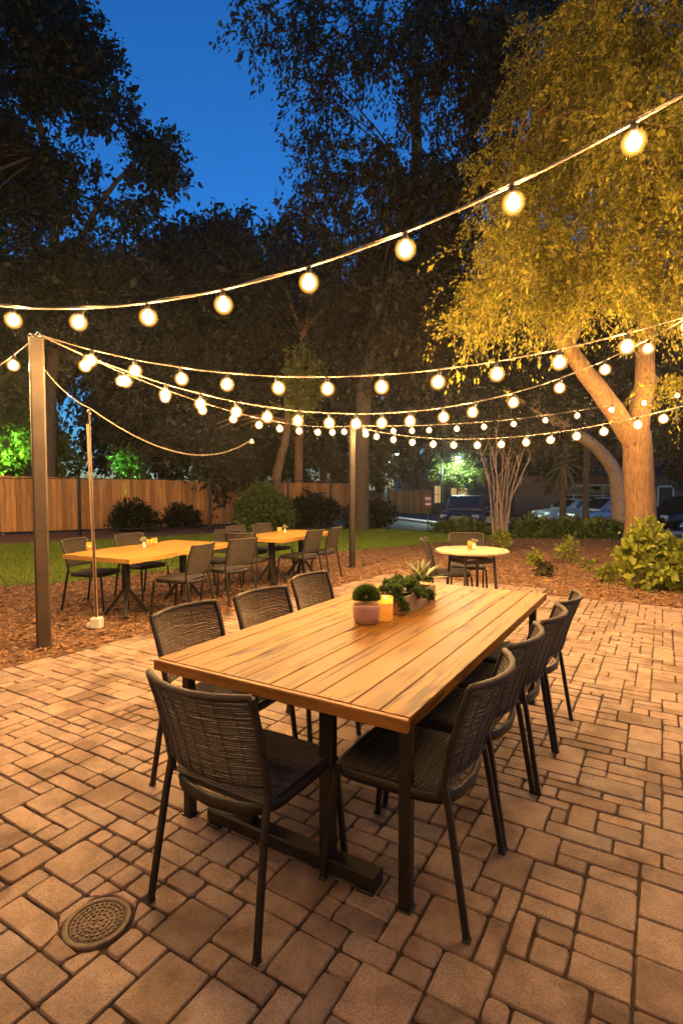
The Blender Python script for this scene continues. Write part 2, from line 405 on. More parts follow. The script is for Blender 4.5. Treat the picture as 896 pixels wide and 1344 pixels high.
# ------------------------------------------------------------------ paving: tumbled stones in two sizes of ashlar
def edge_u(v): return -3.42 + .088 * (v + .46)
def far_v(u): return 5.70 if u < -.12 else 5.20
MH = uv(-.357, -1.691); MHR = .112
def make_paving():
    rs = random.Random(11)
    def lines(a, b):
        out = [a]
        while out[-1] < b: out.append(out[-1] + rs.choice((.075, .09, .09, .105, .12)))
        return out
    U, W = lines(-4.6, 6.2), lines(-4.2, 5.9)
    nu, nv = len(U) - 1, len(W) - 1
    occ = np.zeros((nu, nv), bool)
    sizes = [(1, 1)] * 10 + [(2, 1)] * 15 + [(1, 2)] * 3 + [(2, 2)] * 6 + [(3, 1)] * 5 + [(3, 2)]
    cs, sn = math.cos(TROT), math.sin(TROT)
    V = []; F4 = []; FN = []
    base = 0
    for j in range(nv):
        for i in range(nu):
            if occ[i, j]: continue
            a, b = rs.choice(sizes)
            if (uv((U[i] + U[i + 1]) / 2, (W[j] + W[j + 1]) / 2) - MH).length < MHR + .10: a = b = 1
            while a > 1 and (i + a > nu or occ[i:i + a, j:j + b].any()): a -= 1
            while b > 1 and (j + b > nv or occ[i:i + a, j:j + b].any()): b -= 1
            occ[i:i + a, j:j + b] = True
            u0, u1, v0, v1 = U[i], U[i + a], W[j], W[j + b]
            uc, vc = (u0 + u1) / 2, (v0 + v1) / 2
            if uc < edge_u(vc) + .03 or vc > far_v(uc) - .02: continue
            ctr = uv(uc, vc)
            if ctr.y < -.6 or abs(ctr.x) > 7.5: continue
            gap = rs.uniform(.002, .0062)
            u0 += gap; u1 -= gap; v0 += gap; v1 -= gap
            rad = rs.uniform(.008, .024); top = rs.gauss(0, .0016)
            tx, ty = rs.gauss(0, .008), rs.gauss(0, .008)
            ring = []
            for (cu, cv, a0) in ((u1 - rad, v1 - rad, 0), (u0 + rad, v1 - rad, 90), (u0 + rad, v0 + rad, 180), (u1 - rad, v0 + rad, 270)):
                rr = rad * rs.uniform(.5, 1.0)
                for k in range(4):
                    an = R(a0 + 30 * k); ring.append((cu + (rad - rr) * math.copysign(1, math.cos(R(a0 + 45))) + rr * math.cos(an), cv + (rad - rr) * math.copysign(1, math.sin(R(a0 + 45))) + rr * math.sin(an)))
            # roughen the long sides
            out = []
            for q in range(16):
                p, r = ring[q], ring[(q + 1) % 16]
                out.append(p)
                if q % 4 == 3:
                    L = math.hypot(r[0] - p[0], r[1] - p[1]); k = max(1, int(L / .05))
                    for s in range(1, k): out.append((p[0] + (r[0] - p[0]) * s / k, p[1] + (r[1] - p[1]) * s / k))
            n = len(out)
            du = u1 - u0; dv = v1 - v0
            def lay(inset, z, jit):
                for (pu, pv) in out:
                    fu = (pu - uc) * (1 - 2 * inset / du) + uc + rs.gauss(0, jit); fv = (pv - vc) * (1 - 2 * inset / dv) + vc + rs.gauss(0, jit)
                    fu = max(fu, edge_u(fv) + inset); fv = min(fv, far_v(fu) - inset)
                    p = uv(fu, fv); d = (p - MH); d.z = 0
                    lim = MHR + .012 + inset
                    if d.length < lim: p = MH + d.normalized() * lim
                    V.append((p.x, p.y, z + (0 if z < -.02 else top + tx * (pu - uc) + ty * (pv - vc))))
            if all((uv(pu, pv) - MH).length < MHR + .02 for pu, pv in out): continue
            lay(0, -.04, 0); lay(.0, -.009, .0016); lay(.002, -.0022, .0012); lay(.005, 0, .0008)
            for l in range(3):
                for q in range(n):
                    r = (q + 1) % n
                    F4.append((base + l * n + q, base + l * n + r, base + (l + 1) * n + r, base + (l + 1) * n + q))
            FN.append([base + 3 * n + q for q in range(n)])
            base += 4 * n
    me = bpy.data.meshes.new('paving'); me.from_pydata(V, [], F4 + FN); me.update()
    sm = np.zeros(len(me.polygons), bool); sm[:len(F4)] = True
    me.polygons.foreach_set('use_smooth', sm)
    o = link('paving', me, MAT['paver_stone']); tag(o, kind='structure')
    V = [uv(-4.6, -4.2, -.011), uv(6.2, -4.2, -.011), uv(6.2, 5.19, -.011), uv(-.12, 5.19, -.011), uv(-.12, 5.69, -.011), uv(edge_u(5.69), 5.69, -.011), uv(edge_u(-4.2), -4.2, -.011)]
    s = bpy.data.meshes.new('sand_bed'); s.from_pydata([tuple(p) for p in V[1:]], [], [tuple(range(6))]); s.update()
    tag(link('sand_bed', s, MAT['sand'], o), kind='structure')
make_paving()

# manhole
def make_manhole():
    t = thing('drain_cover', 'small round cast iron drain cover set flush into the paving', 'drain cover', (MH.x, MH.y, .001), .4)
    m = MB(); m.lathe([(.112, -.02), (.112, -.001), (.110, .001), (.094, .001), (.092, -.002), (.091, -.02)], 40); m.build('frame', MAT['cast_iron'], t)
    m = MB(); m.lathe([(.0905, -.02), (.0905, -.0025), (.088, -.0005), (0.0001, -.0005)], 40)
    for r in (.080, .064, .048, .032):
        n = int(r * 2 * math.pi / .017)
        for k in range(n):
            a = 2 * math.pi * (k + .1) / n; b = 2 * math.pi * (k + .68) / n
            pts = [((r) * math.cos(a + (b - a) * q / 3), r * math.sin(a + (b - a) * q / 3), .001) for q in range(4)]
            m.sweep(pts, [(-.004, -.002), (.004, -.002), (.003, .002), (-.003, .002)], smooth=False)
    for k in range(5):
        a = 2 * math.pi * k / 5; m.bar((.004 * math.cos(a), .004 * math.sin(a), .001), (.02 * math.cos(a), .02 * math.sin(a), .001), .005, .004)
    m.build('lid', MAT['cast_iron'], t)
make_manhole()

# ------------------------------------------------------------------ mulch, lawn, road
LU = lambda v: tuple(uv(edge_u(v) - .0, v))[:2]
ME = [LU(-4), LU(-2), LU(0), LU(2), LU(4), LU(5.7)]
strip('mulch_bed', ME, [(-8, 1.5), (-8.2, 4), (-7.5, 7.2), (-4.4, 8.6), (-2.4, 10.6), (.3, 13.0)], 10, -.022, MAT['mulch'], cross=30)
strip('planting_bed', [tuple(uv(edge_u(5.7), 5.69))[:2], tuple(uv(-.12, 5.69))[:2], tuple(uv(-.12, 5.19))[:2], tuple(uv(2.5, 5.19))[:2], tuple(uv(6.2, 5.19))[:2]],
      [(.3, 13.0), (2.5, 14.6), (5.0, 16.4), (10, 17.5), (17, 14)], 14, -.018, MAT['mulch'], cross=30)
LAWN_A = [(-8.2, 4), (-7.5, 7.2), (-4.4, 8.6), (-2.4, 10.6), (.3, 13.0), (2.5, 14.6), (5.0, 16.4)]
LAWN_B = [(-15, 8), (-12, 12.5), (-8.5, 14.5), (-5, 16.8), (-1.6, 19.2), (1.5, 19.6), (4.5, 18.6)]
strip('lawn', LAWN_A, LAWN_B, 8, -.012, MAT['lawn'], cross=14)
strip('fence_bed', [(-15, 8), (-12, 12.5), (-8.5, 14.5), (-5, 16.8), (-1.6, 19.2)], [(-18, 13), (-14.6, 14.9), (-11, 17.4), (-5.2, 21.5), (-2.1, 22.7)], 8, -.012, MAT['mulch'], cross=10)
strip('road', [(-1.5, 20.8), (2.0, 20.6), (8, 22), (16, 23.5), (40, 26)], [(-1.5, 40), (4.0, 41), (10, 40), (20, 38), (60, 38)], 8, -.02, MAT['asphalt'], cross=10)
strip('sidewalk', [(1.0, 29.0), (8, 28.4), (16, 28.0), (40, 30)], [(1.0, 30.6), (8, 30.0), (16, 29.6), (40, 31.6)], 8, .10, MAT['concrete'], cross=4)
k1 = strip('kerb', [(5.6, 20.2), (9, 20.6), (16, 22.0), (40, 25)], [(5.6, 20.35), (9, 20.75), (16, 22.15), (40, 25.15)], 8, .09, MAT['concrete'], cross=2)
# kerb face
def kerb_face(name, A, h, mat):
    m = MB()
    for (a, b) in zip(A[:-1], A[1:]):
        for k in range(6):
            p = Vector(a).lerp(Vector(b), k / 6); q = Vector(a).lerp(Vector(b), (k + 1) / 6)
            zp, zq = ground_z(*p), ground_z(*q)
            m.add([(p.x, p.y, zp - .05), (q.x, q.y, zq - .05), (q.x, q.y, zq + h), (p.x, p.y, zp + h)], [(0, 1, 2, 3)])
    tag(m.build(name, mat), kind='structure')
kerb_face('kerb_face', [(1.0, 29.0), (8, 28.4), (16, 28.0), (40, 30)], .10, MAT['concrete'])
kerb_face('kerb_side', [(5.6, 20.2), (9, 20.6), (16, 22.0), (40, 25)], .09, MAT['concrete'])
for k, xx in enumerate((9.4, 12.2, 15.0, 17.8)):
    strip('road_marking', [(xx, 24.2), (xx + .5, 27.8)], [(xx + .12, 24.2), (xx + .62, 27.8)], 6, -.012, MAT['white_paint'], cross=1)

def in_poly(px, py, poly):
    px = np.asarray(px); py = np.asarray(py); c = np.zeros(px.shape, bool); n = len(poly)
    for i in range(n):
        x0, y0 = poly[i]; x1, y1 = poly[(i + 1) % n]
        c ^= ((y0 > py) != (y1 > py)) & (px < (x1 - x0) * (py - y0) / (y1 - y0 + 1e-12) + x0)
    return c
def gz(x, y):
    s = lambda a, b, t: (lambda q: q * q * (3 - 2 * q))(np.clip((t - a) / (b - a), 0, 1))
    return -.55 * s(14.5, 27, y) * s(0, 7.0, x)
def scatter(poly, n):
    xs = [p[0] for p in poly]; ys = [p[1] for p in poly]
    P = np.stack([RNG.uniform(min(xs), max(xs), n), RNG.uniform(min(ys), max(ys), n)], 1)
    return P[in_poly(P[:, 0], P[:, 1], poly)]
def chips(name, poly, n, label, size=1.0, fall=True):
    P = scatter(poly, n)
    if fall:
        keep = RNG.random(len(P)) < np.clip(7.0 / np.maximum(P[:, 1], .1), .12, 1) ** 1.2
        P = P[keep]
    n = len(P)
    L = RNG.lognormal(-3.35, .45, n) * size; Wd = L * RNG.uniform(.22, .5, n); H = RNG.uniform(.003, .009, n) * size
    az = RNG.uniform(0, 2 * np.pi, n); pit = RNG.normal(0, .28, n); rol = RNG.normal(0, .35, n)
    loc = np.stack([(a, b, c) for a in (-1, 1) for b in (-1, 1) for c in (-1, 1)] if False else np.array([(a, b, c) for a in (-1, 1) for b in (-1, 1) for c in (-1, 1)], float))
    q = loc[None] * np.stack([L / 2, Wd / 2, H / 2], 1)[:, None]
    q[:, :, 1] *= 1 - .35 * (loc[None, :, 0] > 0) * RNG.random(n)[:, None]
    x, y, z = q[..., 0], q[..., 1], q[..., 2]
    y, z = y * np.cos(rol)[:, None] - z * np.sin(rol)[:, None], y * np.sin(rol)[:, None] + z * np.cos(rol)[:, None]
    x, z = x * np.cos(pit)[:, None] - z * np.sin(pit)[:, None], x * np.sin(pit)[:, None] + z * np.cos(pit)[:, None]
    x, y = x * np.cos(az)[:, None] - y * np.sin(az)[:, None], x * np.sin(az)[:, None] + y * np.cos(az)[:, None]
    base = gz(P[:, 0], P[:, 1]) - .012 + RNG.uniform(0, .022, n)
    V = np.stack([x + P[:, :1], y + P[:, 1:], z + base[:, None]], -1).reshape(-1, 3)
    b = (np.arange(n) * 8)[:, None, None]
    f = np.array([(0, 1, 3, 2), (4, 6, 7, 5), (0, 4, 5, 1), (2, 3, 7, 6), (1, 5, 7, 3)])[None]
    o = link(name, np_mesh(name, V, (b + f).reshape(-1, 4)), MAT['chip'])
    return tag(o, label, 'mulch', kind='stuff')
E0 = [tuple(uv(edge_u(v) - .01, v))[:2] for v in (-4, -2, 0, 2, 4, 5.69)]
chips('mulch_chips', E0 + [(.8, 10.2), (.3, 13.0), (-2.4, 10.6), (-4.4, 8.6), (-7.5, 7.2), (-8.2, 4), (-7, 1)], 75000, 'brown wood chip mulch around the far tables')
chips('bark_chips', [tuple(uv(edge_u(5.7), 5.70))[:2], tuple(uv(-.11, 5.70))[:2], tuple(uv(-.11, 5.21))[:2], tuple(uv(6.2, 5.21))[:2], (11, 8), (11, 16.5), (5.0, 16.4), (2.5, 14.6), (.3, 13.0)], 90000, 'brown bark mulch spread around the shrubs')
def blades(name, poly, n, hgt, label):
    P = scatter(poly, n); n = len(P)
    a = RNG.uniform(0, 2 * np.pi, n); h = hgt * RNG.uniform(.5, 1.3, n); wd = RNG.uniform(.003, .007, n) * (1 + P[:, 1] / 12)
    lean = RNG.normal(0, .5, (n, 2)) * h[:, None]
    z = gz(P[:, 0], P[:, 1]) - .015
    A = np.stack([P[:, 0] - np.cos(a) * wd, P[:, 1] - np.sin(a) * wd, z], 1)
    B = np.stack([P[:, 0] + np.cos(a) * wd, P[:, 1] + np.sin(a) * wd, z], 1)
    T = np.stack([P[:, 0] + lean[:, 0], P[:, 1] + lean[:, 1], z + h], 1)
    V = np.stack([A, B, T], 1).reshape(-1, 3)
    o = link(name, np_mesh(name, V, np.arange(3 * n).reshape(-1, 3)), MAT['grass_blade'])
    return tag(o, label, 'grass', kind='stuff')
blades('grass', LAWN_A + LAWN_B[::-1], 260000, .075, 'short green lawn between the mulch and the fence')

# ------------------------------------------------------------------ dining chair
def make_chair(mat_rope, mat_frame, label, group):
    t = thing('dining_chair', label, 'chair', (0, 0, 0), 0, group)
    SH = .46
    JZ = .505; TOPZ = .858
    def up(z):   # back upright: y of the upright at height z
        k = (z - JZ) / .353; return -.205 - .05 * k - .04 * k * k
    for s in (-1, 1):
        m = MB(); m.sweep([(s * .25, -.295, 0), (s * .234, -.228, .40), (s * .229, up(JZ), JZ)], RB(.023), up=(0, 1, 0), smooth=False)
        m.box((s * .25, -.295, .006), (.028, .028, .012), .003); m.build('leg', mat_frame, t)
        m = MB(); m.sweep([(s * .242, .275, 0), (s * .222, .232, SH - .03)], RB(.023), up=(0, 1, 0), smooth=False)
        m.box((s * .242, .275, .006), (.028, .028, .012), .003); m.build('leg', mat_frame, t)
    # seat frame: rounded loop, rear edge bowed
    loop = []
    for k in range(40):
        a = 2 * math.pi * k / 40
        c, s_ = math.cos(a), math.sin(a); e = .32
        x = .226 * math.copysign(abs(c) ** e, c); y = .02 + .215 * math.copysign(abs(s_) ** e, s_)
        if y < 0: y -= .045 * (1 - (x / .226) ** 2)
        loop.append((x, y, SH - .018 - .012 * (1 - (x / .226) ** 2 if y < 0 else 0)))
    m = MB(); m.sweep(loop, [(-.009, -.020), (.009, -.020), (.011, 0), (.009, .018), (0, .022), (-.009, .018)], closed=True, fixed_up=True)
    m.build('seat_frame', mat_frame, t)
    m = MB()
    n = 34
    for i in range(n):
        y = -.205 + .43 * i / (n - 1)
        pts = [(x, y, SH + .004 - .018 * (1 - (x / .22) ** 2) * math.sin(math.pi * (i + 1) / (n + 1))) for x in (-.222, -.15, -.05, .05, .15, .222)]
        m.sweep(pts, [(-.0056, 0), (0, -.0045), (.0056, 0), (0, .0045)])
    m.box((0, .01, SH - .025), (.42, .41, .006))
    m.build('seat', mat_rope, t)
    hw = lambda z: .229 + .008 * (z - JZ) / .353
    m = MB()
    for s in (-1, 1):
        zs = [.46, JZ, .62, .74, TOPZ]
        m.sweep([(s * hw(z), up(z), z) for z in zs], RB(.022), up=(0, 1, 0), smooth=False)
    fx = [-1, -.8, -.5, -.17, .17, .5, .8, 1]
    def curve(z, f): return up(z) - (.055 + .022 * (z - JZ) / .353) * (1 - f * f)
    m.tube([(f * hw(TOPZ), curve(TOPZ, f), TOPZ - .002) for f in fx], .008, 6)
    m.tube([(f * hw(.53) * .97, curve(.53, f), .53) for f in fx], .008, 6)
    m.build('back_frame', mat_frame, t)
    m = MB()
    n = 37
    for i in range(n):
        z = .533 + .320 * i / (n - 1)
        wx = hw(z) + .004
        dz = [random.gauss(0, .0007) for _ in fx]
        pts = [(f * wx, curve(z, f), z + q) for f, q in zip(fx, dz)]
        m.sweep(pts, [(-.0042, 0), (0, -.0042), (.0042, 0), (0, .0042)])
    for f in (-.75, -.5, -.25, 0, .25, .5, .75):   # fine warp strands
        m.tube([(f * (hw(z) + .004), curve(z, f) - .005, z) for z in (.533, .6, .7, .8, .853)], .0022, 4)
    pts = [(f * hw(TOPZ), curve(TOPZ, f), TOPZ + .003) for f in fx]   # cord wrapped over the top rail
    m.sweep(pts, [(-.012, -.006), (.012, -.006), (.010, .007), (0, .010), (-.010, .007)])
    m.build('backrest', mat_rope, t)
    return t
def RB(w):
    x = w / 2; c = x * .35
    return [(-x + c, -x), (x - c, -x), (x, -x + c), (x, x - c), (x - c, x), (-x + c, x), (-x, x - c), (-x, -x + c)]
G_MAIN = 'woven rope chairs round the long table'
chair = make_chair(MAT['rope'], MAT['metal_black'], 'dark rope chair at the near end of the long table, back to the viewer', G_MAIN)
def seat_at(o, p, rz): o.location = (p.x, p.y, 0); o.rotation_euler = (0, 0, rz)
seat_at(chair, uv(-.022, -1.238), TROT)
right_labels = ['dark rope chair on the open paving side, nearest the near corner of the table',
                'dark rope chair on the open paving side, second from the near corner',
                'dark rope chair on the open paving side, third from the near corner',
                'dark rope chair on the open paving side, last before the far corner']
for v_, u_, lb, dr in zip((-.865, -.325, .16, .67), (.48, .485, .515, .53), right_labels, (.02, -.03, .02, -.02)):
    c = copy_tree(chair); c['label'] = lb; seat_at(c, uv(u_, v_), TROT + math.pi / 2 + dr)
left_labels = ['dark rope chair on the mulch side of the long table, closest to the viewer',
               'dark rope chair on the mulch side of the long table, middle of three',
               'dark rope chair on the mulch side of the long table, beside the potted grass ball']
for v_, u_, lb, dr in zip((-.745, -.20, .50), (-.61, -.55, -.645), left_labels, (.04, -.05, .02)):
    c = copy_tree(chair); c['label'] = lb; seat_at(c, uv(u_, v_), TROT - math.pi / 2 + dr)

# ------------------------------------------------------------------ main table
def make_table():
    t = thing('dining_table', 'long honey coloured plank table on black steel legs standing on the paving', 'table', (TC.x, TC.y, 0), TROT)
    rs = random.Random(3)
    m = MB(); n = 10; W, Lh, z0, z1 = 1.22, 1.225, .713, .76
    ws = [rs.uniform(.85, 1.2) for _ in range(n)]; k = (W - .0) / sum(ws); x = -W / 2
    for q in range(n):
        wd = ws[q] * k
        m.box((x + wd / 2, 0, (z0 + z1) / 2 + rs.uniform(-.0006, .0006)), (wd - .0042, 2 * Lh - .052, z1 - z0), .0022)
        x += wd
    m.build('tabletop', MAT['table_wood'], t)
    for s in (-1, 1):
        m = MB(); m.box((0, s * (Lh - .0125), (z0 + z1) / 2 - .001), (W, .024, z1 - z0 - .001), .003); 
        e = m.build('end_board', MAT['edge_wood'], t)
    m = MB()
    m.box((0, 0, .70), (1.10, 2.3, .02), 0)
    m.build('apron', MAT['metal_black'], t)
    for s in (-1, 1):
        for r in (-1, 1):
            m = MB(); m.bar((r * .545, s * 1.08, 0), (r * .545, s * 1.08, .69), .046); m.box((r * .545, s * 1.08, .004), (.06, .06, .008), .002); m.build('leg', MAT['metal_black'], t)
    for s in (-1, 1):
        m = MB(); m.bar((-.42, s * 1.06, .045), (.425, s * 1.06, .045), .075, .06)
        for r in (-1, 1):
            m.box((r * .385, s * 1.06, .0075), (.07, .09, .015), .004)
        m.build('foot_bar', MAT['metal_black'], t)
        for r in (-1, 1):
            m = MB(); m.bar((r * .2, s * 1.06, .075), (r * .2, s * 1.06, .69), .06, .05); m.build('post', MAT['metal_black'], t)
make_table()

# ------------------------------------------------------------------ things on the main table
TZ = .7605
def blade_ball(n, r0, r1, squash, wd, center=(0, 0, 0), droop=.0):
    d = RNG.normal(size=(n, 3)); d /= np.linalg.norm(d, axis=1)[:, None]; d[:, 2] = np.abs(d[:, 2]) * 1.0 - .25
    d /= np.linalg.norm(d, axis=1)[:, None]
    a = d * r0 * np.array([1, 1, squash]); L = RNG.uniform(.85, 1.08, n)
    b = d * (r1 * L)[:, None] * np.array([1, 1, squash]); b[:, 2] -= droop * RNG.random(n)
    s = np.cross(d, RNG.normal(size=(n, 3))); s /= np.linalg.norm(s, axis=1)[:, None]
    mid = (a + b) / 2
    V = np.stack([a - s * wd * .5, a + s * wd * .5, mid + s * wd, b, mid - s * wd], 1).reshape(-1, 3) + np.array(center)
    i = (np.arange(n) * 5)[:, None]
    return V, [np.concatenate([i + 0, i + 1, i + 2, i + 4], 1), np.concatenate([i + 4, i + 2, i + 3], 1)]
p = uv(-.11, -.165)
t = thing('potted_plant', 'round clipped green grass ball in a pinkish terracotta pot', 'potted plant', (p.x, p.y, TZ))
m = MB(); m.lathe([(.0001, 0), (.058, 0), (.066, .006), (.076, .04), (.0785, .085), (.0785, .102), (.075, .104), (.071, .1), (.07, .085), (.0001, .085)], 36); m.build('pot', MAT['terracotta'], t)
V, F = blade_ball(5200, .035, .084, .92, .0016, (0, 0, .145)); link('foliage', np_mesh('foliage', V, F), MAT['leaf_box'], t)

def make_candle(p, label, r=.036, h=.12, wax=.075, group=None, name='candle_jar'):
    t = thing(name, label, 'candle', tuple(p), random.uniform(0, 6), group)
    m = MB(); m.lathe([(.0001, 0), (r, 0), (r * 1.03, .004), (r * 1.03, h), (r * .97, h), (r * .96, .01), (.0001, .008)], 28); m.build('jar', MAT['candle_glass'], t)
    m = MB(); m.lathe([(.0001, .009), (r * .93, .009), (r * .93, wax), (r * .8, wax - .004), (.0001, wax - .005)], 24); wx = m.build('wax', MAT['glowing_wax'], t)
    m = MB(); m.lathe([(.0001, wax), (.004, wax + .004), (.0055, wax + .010), (.004, wax + .02), (.0001, wax + .032)], 10); m.build('flame', MAT['flame'], t)
    return t
make_candle(uv(-.045, -.055, TZ), 'glowing amber glass candle jar between the grass pot and the succulent trough', .042, .135, .10)

def make_trough():
    p = uv(-.075, .35)
    t = thing('planter_trough', 'weathered wooden trough planter overflowing with mixed succulents on the long table', 'planter', (p.x, p.y, TZ), TROT)
    m = MB(); w_, l_, h_ = .15, .50, .105
    m.box((-w_ / 2, 0, h_ / 2), (.016, l_, h_), .002); m.box((w_ / 2, 0, h_ / 2), (.016, l_, h_), .002)
    m.box((0, -l_ / 2 + .009, h_ / 2 - .001), (w_ - .018, .016, h_ - .002), .002); m.box((0, l_ / 2 - .009, h_ / 2 - .001), (w_ - .018, .016, h_ - .002), .002)
    m.box((0, 0, .075), (w_ - .02, l_ - .034, .02)); m.build('box', MAT['weathered_wood'], t)
    # trailing green mass
    Vs = []; Fs = [[], []]; base = 0
    for k in range(64):
        y = RNG.uniform(-.27, .17); x = RNG.uniform(-.085, .095); z = RNG.uniform(.09, .18) if abs(x) < .06 else RNG.uniform(.0, .14)
        if abs(x) > .055: x *= 1.15
        V, F = blade_ball(120, .008, .044, .85, .0042, (x, y, max(z, .035)), .012)
        Vs.append(V); [Fs[q].append(F[q] + base) for q in (0, 1)]; base += len(V)
    link('trailing_succulent', np_mesh('trailing_succulent', np.concatenate(Vs), [np.concatenate(f) for f in Fs]), MAT['leaf_box'], t)
    Vs = []; Fs = [[], []]; base = 0
    for k in range(9):
        V, F = blade_ball(60, .006, .034, .7, .005, (RNG.uniform(-.06, .03), RNG.uniform(-.02, .17), RNG.uniform(.135, .185)))
        Vs.append(V); [Fs[q].append(F[q] + base) for q in (0, 1)]; base += len(V)
    link('purple_succulent', np_mesh('purple_succulent', np.concatenate(Vs), [np.concatenate(f) for f in Fs]), MAT['leaf_purple'], t)
    for (x, y, z) in ((-.04, -.17, .14), (.03, -.2, .13), (-.05, .03, .15)):
        V, F = blade_ball(26, .008, .05, .8, .008, (x, y, z))
        link('pale_succulent', np_mesh('pale_succulent', V, F), MAT['leaf_pale'], t)
    # agave rosette at the far end
    m = MB()
    for k in range(17):
        a = k * 2.4; el = R(70 - 3.4 * k) if k < 17 else 0; el = R(max(14, 76 - 3.8 * k)); Lf = .15 + .06 * min(1, k / 8)
        d = Vector((math.cos(a) * math.cos(el), math.sin(a) * math.cos(el), math.sin(el)))
        pts = [Vector((0, .2, .13)) + d * Lf * q / 4 + Vector((0, 0, -.03 * (q / 4) ** 2 * math.cos(el))) for q in range(5)]
        m.sweep(pts, [(-.016, .003), (0, -.003), (.016, .003), (0, .002)], scales=[.9, 1.3, 1.2, .7, .05])
    m.build('agave', MAT['leaf_agave'], t)
make_trough()

# ------------------------------------------------------------------ string lights
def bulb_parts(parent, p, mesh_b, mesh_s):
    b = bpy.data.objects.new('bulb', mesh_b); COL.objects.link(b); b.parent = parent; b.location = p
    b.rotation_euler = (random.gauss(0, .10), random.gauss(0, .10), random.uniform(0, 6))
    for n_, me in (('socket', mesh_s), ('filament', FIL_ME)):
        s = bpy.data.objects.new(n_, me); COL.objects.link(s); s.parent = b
m = MB(); r_ = .066  # globe enlarged to carry the painted halo
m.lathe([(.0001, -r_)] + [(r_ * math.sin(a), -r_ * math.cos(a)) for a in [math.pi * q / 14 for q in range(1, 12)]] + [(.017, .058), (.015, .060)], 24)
tmp = m.build('bulb', MAT['bulb_halo_shell']); BULB_ME = tmp.data; bpy.data.objects.remove(tmp)
m = MB(); r_ = .035
m.lathe([(.0001, -r_)] + [(r_ * math.sin(a), -r_ * math.cos(a) * 1.1) for a in [math.pi * q / 8 for q in range(1, 8)]] + [(.0001, r_ * 1.1)], 12)
tmp = m.build('filament', MAT['filament_glow']); FIL_ME = tmp.data; bpy.data.objects.remove(tmp)
m = MB(); m.lathe([(.0001, .045), (.018, .045), (.019, .05), (.018, .082), (.011, .09), (.0001, .092)], 12); m.box((0, 0, .094), (.012, .03, .012), .002)
tmp = m.build('socket', MAT['socket']); SOCK_ME = tmp.data; bpy.data.objects.remove(tmp)
def string_light(A, B, sag, ts, label, rad=.0042, tmax=1.0, hang=.098):
    A, B = Vector(A), Vector(B)
    P = lambda t: A + (B - A) * t - Vector((0, 0, 4 * sag * t * (1 - t)))
    t_ = thing('string_light', label, 'string lights', tuple(A), 0, 'festoon string lights')
    pts = [P(tmax * k / 80) - A for k in range(81)]
    m = MB(); m.tube(pts, rad, 6)
    # a thin support wire twisted round the flex
    m.tube([q + Vector((0, math.cos(i * .9) * rad * 1.3, rad * .9 + math.sin(i * .9) * rad * .8)) for i, q in enumerate(pts)], rad * .45, 4)
    m.build('cord', MAT['cable'], t_)
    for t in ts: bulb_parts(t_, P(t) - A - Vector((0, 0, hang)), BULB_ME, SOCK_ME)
    return P(tmax)
PL = Vector((-2.83, 5.09, 2.95)); PM = Vector((.203, 10.14, 2.68))
F_A, F_B = (-4.72, 4.83, 3.63), (1.80, 2.73, 3.52)
f_end = string_light(F_A, F_B, .789, [.085, .17, .257, .345, .434, .521, .606, .693, .781, .868, .953, 1.04, 1.12], 'nearest light string, its big bulbs sweeping up across the sky gap', .0075, 1.17)
W1B = (3.82, 3.73, 3.23)
string_light(PL, W1B, .641, [.08, .146, .213, .276, .345, .408, .475, .542, .609, .677, .747, .815, .885, .95], 'highest string from the brown post, shallow curve just below the nearest string')
W2B = (4.43, 5.94, 3.82)
string_light(PL, W2B, 1.08, [.056, .106, .156, .201, .248, .289, .33, .373, .41, .446, .486, .534, .576, .636, .705, .774, .84, .9, .96], 'deeply sagging string from the brown post up into the lit oak foliage')
string_light(PL, PM, .281, [.15, .251, .352, .448, .54, .623, .709, .801, .88, .95], 'short string running between the tall brown post and the distant slim post')
W4B = (8.35, 11.28, 3.92)
string_light(PM, W4B, .315, [.03, .096, .14, .181, .248, .315, .389, .469, .551, .641, .728, .817, .9, .96], 'far string rising gently from the slim post across the oak trunk')
W5B = (6.02, 4.79, 3.34)
string_light(PM, W5B, .703, [.042, .074, .122, .173, .226, .275, .328, .378, .427, .472, .517, .561, .612, .648, .70, .75, .80, .85, .9, .95], 'lowest string, dipping from the slim post in front of the parking lot')
W6A = (-8.6, 9.6, 3.3)
string_light(PL, W6A, .45, [.08, .17, .26, .35, .44, .53, .62, .71, .80, .89], 'string leaving the brown post toward the fence side')

# posts
def light_post(p, h, w_, rz, label, mat='metal_bronze'):
    t = thing('light_post', label, 'post', (p[0], p[1], ground_z(p[0], p[1])), rz, 'posts carrying the string lights')
    m = MB(); m.bar((0, 0, -.1), (0, 0, h - .02), w_, w_, up=(0, 1, 0)); m.build('shaft', MAT[mat], t)
    m = MB(); m.box((0, 0, h - .01), (w_ + .008, w_ + .008, .02), .004); m.build('cap', MAT[mat], t)
    m = MB()
    for (a, b) in ((.3, .5), (-.35, .3), (.1, -.4)):
        m.tube([(a * w_ + .022 * math.cos(q * .7), b * w_, h + .022 + .022 * math.sin(q * .7)) for q in range(9)], .005, 6, closed=True)
    m.tube([(-.3 * w_, 0, h), (-.2 * w_, 0, h + .03), (.3 * w_, 0, h + .035), (.4 * w_, 0, h)], .006, 6)
    m.build('eye_bolt', MAT['chrome'], t)
light_post((-2.86, 5.10), 2.92, .125, .55, 'tall brown square post at the patio edge, nearest of the light posts')
light_post((.203, 10.16), 2.66, .10, .3, 'slim distant square post standing in the mulch behind the long table', 'metal_brown')
light_post((f_end.x + .02, f_end.y), f_end.z, .11, 0, 'square steel post on the open paving holding the nearest string')
light_post((4.46, 5.98), 3.84, .11, .2, 'square steel post by the broad leafed shrub holding the sagging string')
light_post((6.1, 4.75), 3.36, .11, .2, 'square steel post at the outer corner of the paving')
